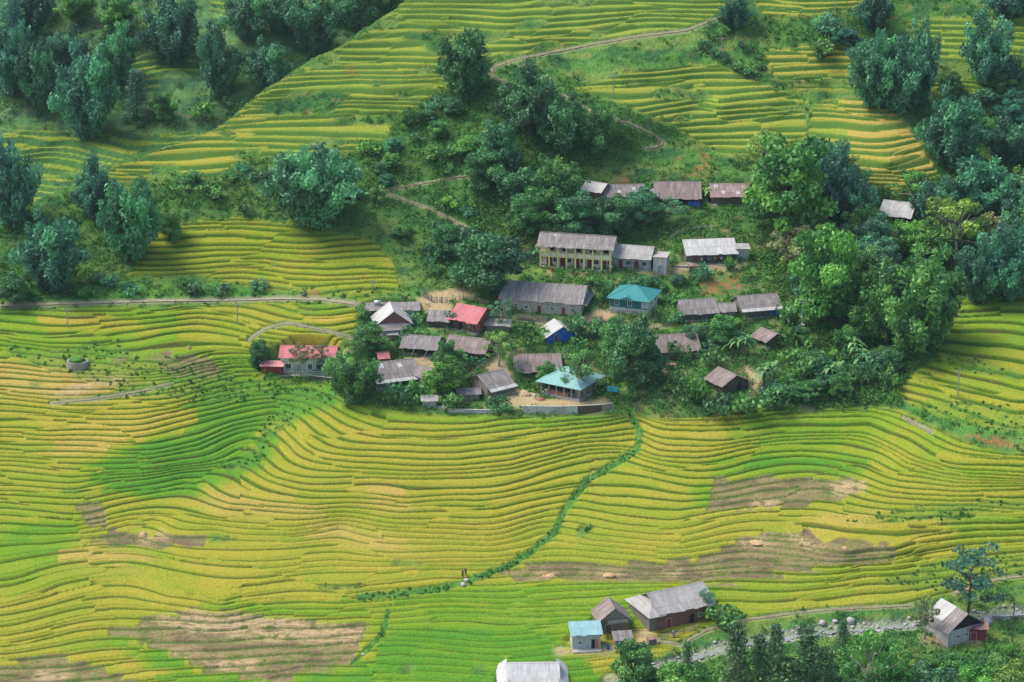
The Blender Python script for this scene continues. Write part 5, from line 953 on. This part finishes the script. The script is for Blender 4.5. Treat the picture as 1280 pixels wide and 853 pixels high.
def wall_along(name, label, px, h, th, mat, cat="wall", seed=0, below=2.0):
    W = G([q[0] for q in px], [q[1] for q in px]); top = W[:, 2].mean() + h; root = empty(name, tuple(W[0])); tag(root, label, cat); rg = random.Random(seed); n = len(px)
    for i in range(n - 1):
        a, b = W[i] - W[0], W[i + 1] - W[0]; d = (b - a)[:2]; l = np.linalg.norm(d); d /= l; nn = np.array([-d[1], d[0]]) * th; zt = top - W[0][2] + rg.uniform(-.02, .02); zb = min(a[2], b[2]) - below; e = d * .004
        c = [a[:2] + e, b[:2] - e, b[:2] - e + nn, a[:2] + e + nn]; m = MB(); m.prism([tuple(x) for x in c], zb, zt, .5); m.build("wall_panel", mat[i % len(mat)], root)
        m = MB(); k = nn / th * .06; m.prism([tuple(c[0] - k), tuple(c[1] - k), tuple(c[2] + k), tuple(c[3] + k)], zt + .003, zt + .09); m.build("coping", WM["concrete"], root)
    return root
PALEW = wall_mat("wall_pale_blocks", (0.52, 0.51, 0.49), amt=.5)
wall_along("retaining_wall", "long concrete retaining wall under the pale teal roofed platform", [(651,516.5),(664,517),(678,517.5),(694,518),(708,518),(722,517.5),(738,516.5),(752,515),(766,513)], 1.7, .35, [PALEW, PALEW, PALEW, WM["concrete"], PALEW, WM["plank_dark"], WM["plank_dark"], WM["plank_grey"]], seed=3)
wall_along("stone_wall", "low pale stone wall between the village and the rice", [(546,511),(562,515),(580,517),(598,518),(616,518)], .75, .4, [PALEW], seed=4)
wall_along("terrace_wall", "mossy dark retaining wall under the white pillared house", [(328,470),(350,472.5),(384,473.5),(420,474)], .15, .4, [wall_mat("wall_mossy", (0.085, 0.105, 0.06))], seed=5)
wall_along("stone_foundation", "grey stone foundation wall below the white roofed open shed", [(842,334),(866,335),(892,335),(918,334)], .25, .35, [WM["concrete"]], seed=6)
wall_along("stream_wall", "rough stone river wall at the right edge behind the utility pole", [(1240,772),(1256,774),(1272,773),(1300,770)], .9, .5, [wall_mat("wall_river_stone", (0.40, 0.35, 0.30), amt=.6)], seed=7)
POLEM = plain_mat("pole_concrete", (0.30, 0.29, 0.27), .9); POLEW = plain_mat("pole_wood", (0.11, 0.085, 0.07), .9)
def pole(u, v, hpx, label, arms=1, mat=POLEM):
    p = G1(u, v); m = mpp(p); h = hpx * m / .945; root = empty("utility_pole", tuple(p)); tag(root, label, "utility pole"); MB().tube((0, 0, -1), (0, 0, h), .16, .10, 8).build("post", mat, root)
    for i in range(arms):
        q = MB(); z = h - .35 - .7 * i; q.box(-1.0, 1.0, -.16, -.08, z - .05, z + .05); a = q.build("crossarm", mat, root); q = MB(); [q.tube((x, -.12, z + .053), (x, -.12, z + .25), .05, .035, 6) for x in (-.85, 0.3, .85)]; q.build("insulators", DM["frame_white"], a)
    return root
pole(84.5, 410, 23, "left utility pole among the rice below the concrete road"); pole(297, 406, 27, "right utility pole among the rice below the concrete road"); pole(767, 123, 31, "utility pole at the left end of the curved upper terraces"); pole(902, 72, 24, "utility pole on the bushy rise left of the upper bamboo group"); pole(1044, 22, 22, "utility pole at the top edge of the hill")
tp_ = pole(1002, 424, 50, "tall pole with transformer in front of the woods right of the village", 2); hh = 50 * mpp(G1(1002, 424)) / .945; MB().box(-.45, .45, -.75, -.18, hh * .28, hh * .28 + 1.0).build("transformer_box", DM["frame_grey"], tp_)
pole(776, 420, 34, "thin pole in front of the dark teal house"); pole(1197, 497, 33, "pole standing on the terraces of the right spur"); pole(1265, 804, 56, "dark wooden pole at the lower right edge", 0, POLEW); pole(466, 366, 14, "short pole beside the water tank roof"); pole(1146, 780, 30, "pale post with a lamp head left of the white and grey gable house", 1)
# ------------------------------------------------------------------ rocks, heaps and odds and ends
ROCK = wall_mat("rock", (0.44, 0.42, 0.40), (0.20, 0.19, 0.18), amt=.5)
def rock_mesh(seed, flat=.65):
    rg = np.random.default_rng(seed); import bmesh; bm = bmesh.new(); bmesh.ops.create_icosphere(bm, subdivisions=2, radius=1.0); dirs = rg.normal(size=(7, 3)); dirs /= np.linalg.norm(dirs, axis=1)[:, None]; cut = rg.uniform(.55, .9, 7)
    for v in bm.verts:
        c = np.array(v.co)
        for d, k in zip(dirs, cut):
            s = c @ d
            if s > k: c = c - d * (s - k) * .9
        v.co = c * np.array([1, .85, flat])
    me = bpy.data.meshes.new("rock"); bm.to_mesh(me); bm.free(); me.materials.append(ROCK); return me
RKS = [rock_mesh(s) for s in (1, 2, 3, 4)]
def rock(u, v, wpx, label, group=None, k=0):
    p = G1(u, v); m = mpp(p); o = link("boulder", RKS[k % 4]); s = wpx * m / 2; o.location = tuple(p + np.array([0, 0, s * .25])); o.scale = (s, s, s); o.rotation_euler = (0, 0, k * 1.3); tag(o, label, "boulder", group)
rock(1063, 776, 13, "largest grey boulder in the stream bed"); rock(1028, 779, 11, "reddish boulder left of the largest stream boulder", k=1); rock(1044, 777, 8, "boulder just left of the largest stream boulder", k=2); rock(1258, 772, 14, "big pale boulder by the river wall at the right edge", k=3); rock(1235, 776, 15, "flat pale boulder right behind the white and grey gable house", k=1); rock(1274, 768, 12, "pinkish boulder at the far right edge", k=2); rock(583, 727, 8, "upper pale rock at the foot of the green ditch"); rock(579, 732, 9, "lower pale rock at the foot of the green ditch", k=1); rock(454, 817, 5, "small white stone at the corner of the harvested field", k=2)
_r = random.Random(9)
for i in range(170):
    t = _r.random(); a = (len(STREAM) - 2) * t; j = int(a); f = a - j; u = STREAM[j][0] * (1 - f) + STREAM[j + 1][0] * f; v = STREAM[j][1] * (1 - f) + STREAM[j + 1][1] * f + _r.uniform(-9, 9); rock(u, v, _r.uniform(2.2, 6.0), "grey stone lying in the shallow stream bed", "small stones of the stream bed", i)
STRAW = plain_mat("straw", (0.46, 0.31, 0.16), .95, amt=.35, scale=4)
def heap(name, u, v, wpx, hpx, mat, label, cat, seed=1):
    p = G1(u, v); m = mpp(p); rg = np.random.default_rng(seed); n = 14; V = [(0, 0, hpx * m)]; F = []
    for r_, z in ((.45, .75), (.8, .35), (1.0, -.15)):
        for i in range(n): a = 2 * math.pi * i / n; q = r_ * wpx * m / 2 * rg.uniform(.85, 1.15); V.append((q * math.cos(a), q * .8 * math.sin(a), hpx * m * z * rg.uniform(.9, 1.1)))
    F = [(0, 1 + i, 1 + (i + 1) % n) for i in range(n)]; me = bpy.data.meshes.new(name); Q = [(1 + k * n + i, 1 + (k + 1) * n + i, 1 + (k + 1) * n + (i + 1) % n, 1 + k * n + (i + 1) % n) for k in (0, 1) for i in range(n)]; me.from_pydata(V, [], F + Q); me.materials.append(mat); me.update(); o = link(name, me); o.location = tuple(p); tag(o, label, cat)
heap("straw_pile", 180, 670, 12, 5, STRAW, "white straw pile on the harvested plot at the left", "straw pile"); heap("straw_pile", 1057, 686, 9, 3, STRAW, "tan straw pile on the brown plots at the right", "straw pile", 2); heap("straw_pile", 762, 720, 17, 3.5, STRAW, "flat straw pile in the middle of the long brown strip", "straw pile", 3); heap("straw_pile", 688, 720, 14, 3.5, STRAW, "flat straw pile at the left of the long brown strip", "straw pile", 4); heap("straw_pile", 946, 678, 20, 2, STRAW, "orange straw heap left on the brown plots", "straw pile", 5); heap("straw_pile", 1060, 608, 15, 2.5, STRAW, "pale straw heap on the upper brown terraces", "straw pile", 6); heap("straw_pile", 236, 437, 7, 5, STRAW, "small straw stack by the bare patch of the left terraces", "straw pile", 7)
heap("brick_pile", 676, 500, 14, 4, WM["brick"], "pile of bricks in front of the unfinished house", "brick pile", 8); heap("earth_mound", 777, 229, 15, 9, plain_mat("red_earth", (0.50, 0.17, 0.06), .95), "orange earth mound behind the upper row of houses", "earth mound", 9); heap("sand_pile", 655, 490, 20, 7, plain_mat("sand", (0.52, 0.38, 0.22), .95), "sand pile in the bare yard left of the unfinished house", "sand pile", 10)
# blue drum and turquoise tarp beside the platform
p = G1(789, 490); m = MB(); m.tube((0, 0, -.1), (0, 0, 1.0), .62, .70, 14); m.tube((0, 0, 1.003), (0, 0, 1.1), .72, .72, 14); o = m.build("water_drum", BLUE, None, True); o.location = tuple(p); tag(o, "round blue water drum right of the broad dark tree", "drum")
p = G1(766, 492); o = MB().slab((-1.3, -.2, 1.1), (1.3, -.2, .9), (1.2, .5, 1.9), (-1.2, .5, 2.1), .05).build("tarpaulin", plain_mat("turquoise_tarp", (0.03, 0.30, 0.36), .5)); o.location = tuple(p); tag(o, "turquoise tarpaulin hung between the trees beside the platform", "tarpaulin")
# low round stone enclosure in the left fields
p = G1(97, 458); q = MB(); n = 22
for i in range(n):
    a0, a1 = 2 * math.pi * i / n, 2 * math.pi * (i + .995) / n; h_ = 1.05 + .06 * math.sin(i * 1.7); q.prism([(2.5 * math.cos(a0), 2.1 * math.sin(a0)), (2.5 * math.cos(a1), 2.1 * math.sin(a1)), (2.0 * math.cos(a1), 1.6 * math.sin(a1)), (2.0 * math.cos(a0), 1.6 * math.sin(a0))], -1, h_)
o = q.build("stone_enclosure", wall_mat("wall_field_stone", (0.30, 0.29, 0.265), amt=.6)); o.location = tuple(p); tag(o, "round grey stone enclosure filled with grass in the left fields", "stone wall")
q = MB(); q.tube((0, 0, -.5), (0, 0, 1.15), 1.58, 1.58, 18); q.tube((0, 0, 1.153), (0, 0, 1.75), 1.9, .9, 18); q.build("grass_fill", plain_mat("weeds", (0.07, 0.19, 0.03), .95, amt=.5, scale=5), o, True)
# laundry on a line under the white open shed
if LAUNDRY:
    root, L, W, H = LAUNDRY; Mx = root.matrix_basis; cols = [(0.5,0.06,0.08),(0.7,0.68,0.66),(0.08,0.1,0.3),(0.55,0.2,0.25),(0.12,0.3,0.4),(0.6,0.5,0.2)]; e = empty("laundry_line", tuple(root.location), root.rotation_euler.z); tag(e, "line of hanging clothes under the white roofed open shed", "laundry"); MB().tube((-L * .3, -W / 2 + .5, 1.6), (L * .36, -W / 2 + .5, 1.6), .015, .015, 4).build("cord", WOODP, e)
    for i in range(10):
        x = -L * .27 + L * .6 * i / 9; hh = rng.uniform(.5, .9); MB().box(x - .24, x + .24, -W / 2 + .47, -W / 2 + .53, 1.6 - hh, 1.58).build("garment", plain_mat("cloth_%d" % (i % 6), cols[i % 6], .9), e)
# ------------------------------------------------------------------ people and a motorbike
SKINM = plain_mat("skin", (0.35, 0.20, 0.13), .7, amt=.05); HAIRM = plain_mat("hair", (0.015, 0.013, 0.012), .6)
def skin_mesh(name, verts, edges, radii, mat, parent, root_i=0, sub=1):
    me = bpy.data.meshes.new(name); me.from_pydata(verts, edges, []); me.materials.append(mat); o = link(name, me, parent); md = o.modifiers.new("Skin", 'SKIN')
    for i, r_ in enumerate(radii): me.skin_vertices[0].data[i].radius = (r_, r_) if not isinstance(r_, tuple) else r_
    me.skin_vertices[0].data[root_i].use_root = True; s = o.modifiers.new("Sub", 'SUBSURF'); s.levels = sub; s.render_levels = sub; return o
def person(u, v, label, top, low, yaw=0, pose="stand", hat=None, at=None):
    p = np.array(at) if at is not None else G1(u, v); e = empty("person", tuple(p), yaw); tag(e, label, "person"); st = {"stand": .0, "walk": .28}.get(pose, 0); sit = pose == "ride"
    hz = .92 if not sit else .80; hip = np.array([0, 0, hz]); fw = np.array([0, -1, 0]); lf = np.array([1, 0, 0]); up = np.array([0, 0, 1.0])
    V = [hip, hip + up * .25, hip + up * .50, hip + up * .60, hip + up * .70 + fw * .02, hip + up * .80 + fw * .02]; E = [(0,1),(1,2),(2,3),(3,4),(4,5)]; Rr = [(.15,.11),(.14,.10),(.17,.11),.055,.10,.07]; legs = []
    for s in (-1, 1):
        b = len(V); h = hip + lf * .09 * s - up * .03; k = h - up * .42 + fw * (st * s * .5 + .05); f = h - up * .86 + fw * st * s * .9
        if sit: k = h + fw * .40 - up * .08 + lf * .1 * s; f = k - up * .44 + fw * .05
        V += [h, k, f, f + fw * .16 - up * .02]; E += [(0, b), (b, b + 1), (b + 1, b + 2), (b + 2, b + 3)]; Rr += [.09, .065, .045, .035]; legs.append((h, k, f)); b = len(V); sh = hip + up * .50 + lf * .18 * s; el = sh - up * .27 + lf * .05 * s + fw * st * -s * .3; ha = el - up * .24 + fw * (.06 + st * -s * .4)
        if sit: el = sh - up * .16 + fw * .18 + lf * .05 * s; ha = el + fw * .24 - up * .03
        V += [sh, el, ha, ha + (ha - el) * .3]; E += [(2, b), (b, b + 1), (b + 1, b + 2), (b + 2, b + 3)]; Rr += [.06, .045, .032, .03]
    skin_mesh("body", [tuple(x) for x in V], E, Rr, SKINM, e)
    tv = [hip - up * .02, hip + up * .26, hip + up * .53]; te = [(0, 1), (1, 2)]; tr = [(.175,.135),(.165,.125),(.195,.13)]
    for s in (-1, 1):
        b = len(tv); sh = hip + up * .50 + lf * .18 * s; el = sh - up * .27 + lf * .05 * s + fw * st * -s * .3
        if sit: el = sh - up * .16 + fw * .18 + lf * .05 * s
        tv += [sh, el]; te += [(2, b), (b, b + 1)]; tr += [.078, .06]
    skin_mesh("jacket", [tuple(x) for x in tv], te, tr, top, e)
    lv = [hip + up * .02]; le = []; lr = [(.175, .135)]
    for (h, k, f) in legs: b = len(lv); lv += [h, k, f]; le += [(0, b), (b, b + 1), (b + 1, b + 2)]; lr += [.108, .082, .062]
    skin_mesh("trousers", [tuple(x) for x in lv], le, lr, low, e); q = MB(); c = hip + up * .775 + fw * -.015
    for a in range(6):
        t0 = a / 6 * 1.25; t1 = (a + 1) / 6 * 1.25; q.tube(tuple(c + up * .115 * math.cos(t0)), tuple(c + up * .115 * math.cos(t1)), max(.115 * math.sin(t0), .004), .115 * math.sin(t1), 10)
    q.build("hair", HAIRM, e, True)
    if hat: q = MB(); q.tube(tuple(c + up * .03), tuple(c + up * .2), .25, .02, 12); q.build("hat", hat, e)
    return e
CL = lambda n, c: plain_mat("cloth_" + n, c, .9)
person(582, 721, "person in black clothes standing on the rocks at the ditch foot, right one", CL("black", (.02,.02,.025)), CL("black", (.02,.02,.025)), .4, "walk"); person(578.5, 722, "person in dark blue standing on the rocks at the ditch foot, left one", CL("navy", (.03,.04,.09)), CL("black", (.02,.02,.025)), -.5)
person(497, 233, "person in grey and blue walking at the bend of the zigzag path", CL("bluegrey", (.22,.26,.34)), CL("navy", (.03,.04,.09)), .8, "walk"); person(611, 90, "dark dressed person walking at the bend of the hill path", CL("black", (.02,.02,.025)), CL("navy", (.03,.04,.09)), .2, "walk")
person(771, 806, "person in dark red clothes beside the orange door house", CL("maroon", (.22,.05,.05)), CL("black", (.02,.02,.025)), .3); person(842, 797, "person in pale clothes at the fence of the large grey roofed house", CL("pale", (.5,.55,.58)), CL("bluegrey", (.22,.26,.34)), .1)
def motorbike(u, v):
    p = G1(u, v) + np.array([0, 0, .2]); e = empty("motorbike", tuple(p), R(-96)); tag(e, "dark motorbike with a rider on the concrete road", "motorbike"); BK = plain_mat("bike_black", (.02,.02,.022), .35); RB = plain_mat("tyre_rubber", (.025,.025,.025), .8)
    for y in (-.62, .62):
        q = MB(); n = 16
        for i in range(n): a, b = 2 * math.pi * i / n, 2 * math.pi * (i + 1) / n; q.tube((0, y + .27 * math.cos(a), .3 + .27 * math.sin(a)), (0, y + .27 * math.cos(b), .3 + .27 * math.sin(b)), .05, .05, 6)
        w = q.build("wheel", RB, e); q = MB(); q.tube((-.05, y, .3), (.05, y, .3), .06, .06, 8); [q.tube((0, y, .3), (0, y + .25 * math.cos(k), .3 + .25 * math.sin(k)), .012, .012, 4) for k in np.arange(0, 6.2, .9)]; q.build("rim", STEEL, w)
    q = MB(); q.tube((0, -.62, .3), (0, -.42, .95), .035, .035); q.tube((0, -.42, .8), (0, .1, .45), .06, .09); q.tube((0, .1, .45), (0, .62, .32), .05, .03); q.tube((0, .1, .45), (0, .55, .7), .05, .05); q.box(-.13, .13, -.15, .25, .2, .5); q.build("frame", BK, e)
    q = MB(); q.box(-.13, .13, -.05, .7, .72, .82); q.build("seat", BK, e); q = MB(); q.tube((-.32, -.36, 1.0), (.32, -.36, 1.0), .022, .022); q.build("handlebar", BK, e); q = MB(); q.tube((0, -.48, .88), (0, -.56, .88), .09, .08, 10); q.build("headlight", STEEL, e); q = MB(); q.slab((-.08, -.95, .56), (.08, -.95, .56), (.08, -.45, .66), (-.08, -.45, .66), .02); q.build("mudguard", plain_mat("bike_blue", (.03,.06,.25), .35), e)
    person(0, 0, "rider in dark jacket sitting on the motorbike on the concrete road", CL("black", (.02,.02,.025)), CL("navy", (.03,.04,.09)), R(-96), "ride", at=p + np.array([math.sin(R(-96)) * -.15, math.cos(R(-96)) * .15, 0.02]))
motorbike(381, 373)

# ------------------------------------------------------------------ firewood, jars and buckets in the yards
def woodpile(u, v, label, n=7, yaw=0):
    p = G1(u, v); e = empty("woodpile", tuple(p), yaw); tag(e, label, "woodpile"); rg = random.Random(int(u))
    q = MB(); [q.tube((-.9 + .28 * i + .14 * (r % 2), -.5 + rg.uniform(-.08, .08), .12 + .24 * r), (-.9 + .28 * i + .14 * (r % 2), .5 + rg.uniform(-.08, .08), .12 + .24 * r), .13, .12, 6) for r in range(4) for i in range(n - r % 2)]; q.build("logs", WM["plank_grey"], e)
    q = MB(); q.slab((-1.1, -.6, 1.22), (1.2, -.6, 1.18), (1.2, .6, 1.28), (-1.1, .6, 1.32), .04); q.build("cover_sheet", RM["rusty"], e)
woodpile(556, 450, "woodpile in the open yard below the patched grey roof", 7, .2); woodpile(612, 470, "woodpile in the yard behind the hut with white eave", 6, -.3); woodpile(838, 462, "woodpile below the plank house right of the leafy tree", 7, .1); woodpile(748, 402, "woodpile between the long grey house and the teal house", 6, -.2); woodpile(815, 806, "woodpile at the path below the large grey roofed house", 7, .4); woodpile(866, 338, "woodpile left under the white roofed open shed", 6, 0)
def jar(u, v, col, label):
    p = G1(u, v); e = empty("barrel", tuple(p)); tag(e, label, "barrel"); q = MB(); q.tube((0, 0, -.1), (0, 0, .45), .28, .33, 10); q.tube((0, 0, .452), (0, 0, .9), .33, .27, 10); q.build("body", plain_mat("barrel_" + col[0], col[1], .5), e, True); q = MB(); q.tube((0, 0, .903), (0, 0, .96), .29, .29, 10); q.build("lid", plain_mat("barrel_" + col[0], col[1], .5), e)
jar(596, 412, ("blue", (.03, .12, .42)), "blue barrel at the corner of the red roofed house"); jar(800, 338, ("grey", (.35, .35, .34)), "grey barrel in front of the school wing"); jar(690, 341, ("red", (.40, .06, .05)), "red barrel in front of the school"); jar(668, 497, ("white", (.6, .6, .58)), "white barrel on the walled platform"); jar(760, 812, ("blue", (.03, .12, .42)), "blue barrel on the yard slab of the orange door house")
# ------------------------------------------------------------------ the humid air of the valley
hz = MB(); hz.box(-720, 720, -70, 1420, -236, 12); hm = bpy.data.materials.new("haze"); hm.use_nodes = True; ht = hm.node_tree; ht.nodes.clear()
pv = N(ht, "ShaderNodeVolumePrincipled", Density=0.000035, Anisotropy=0.1); pv.inputs["Color"].default_value = (0.62, 0.88, 1.0, 1); ho = N(ht, "ShaderNodeOutputMaterial"); ht.links.new(pv.outputs[0], ho.inputs["Volume"])
h_ = hz.build("haze", hm); tag(h_, "thin bluish haze filling the valley", "haze", kind="stuff"); h_.display_type = 'WIRE'
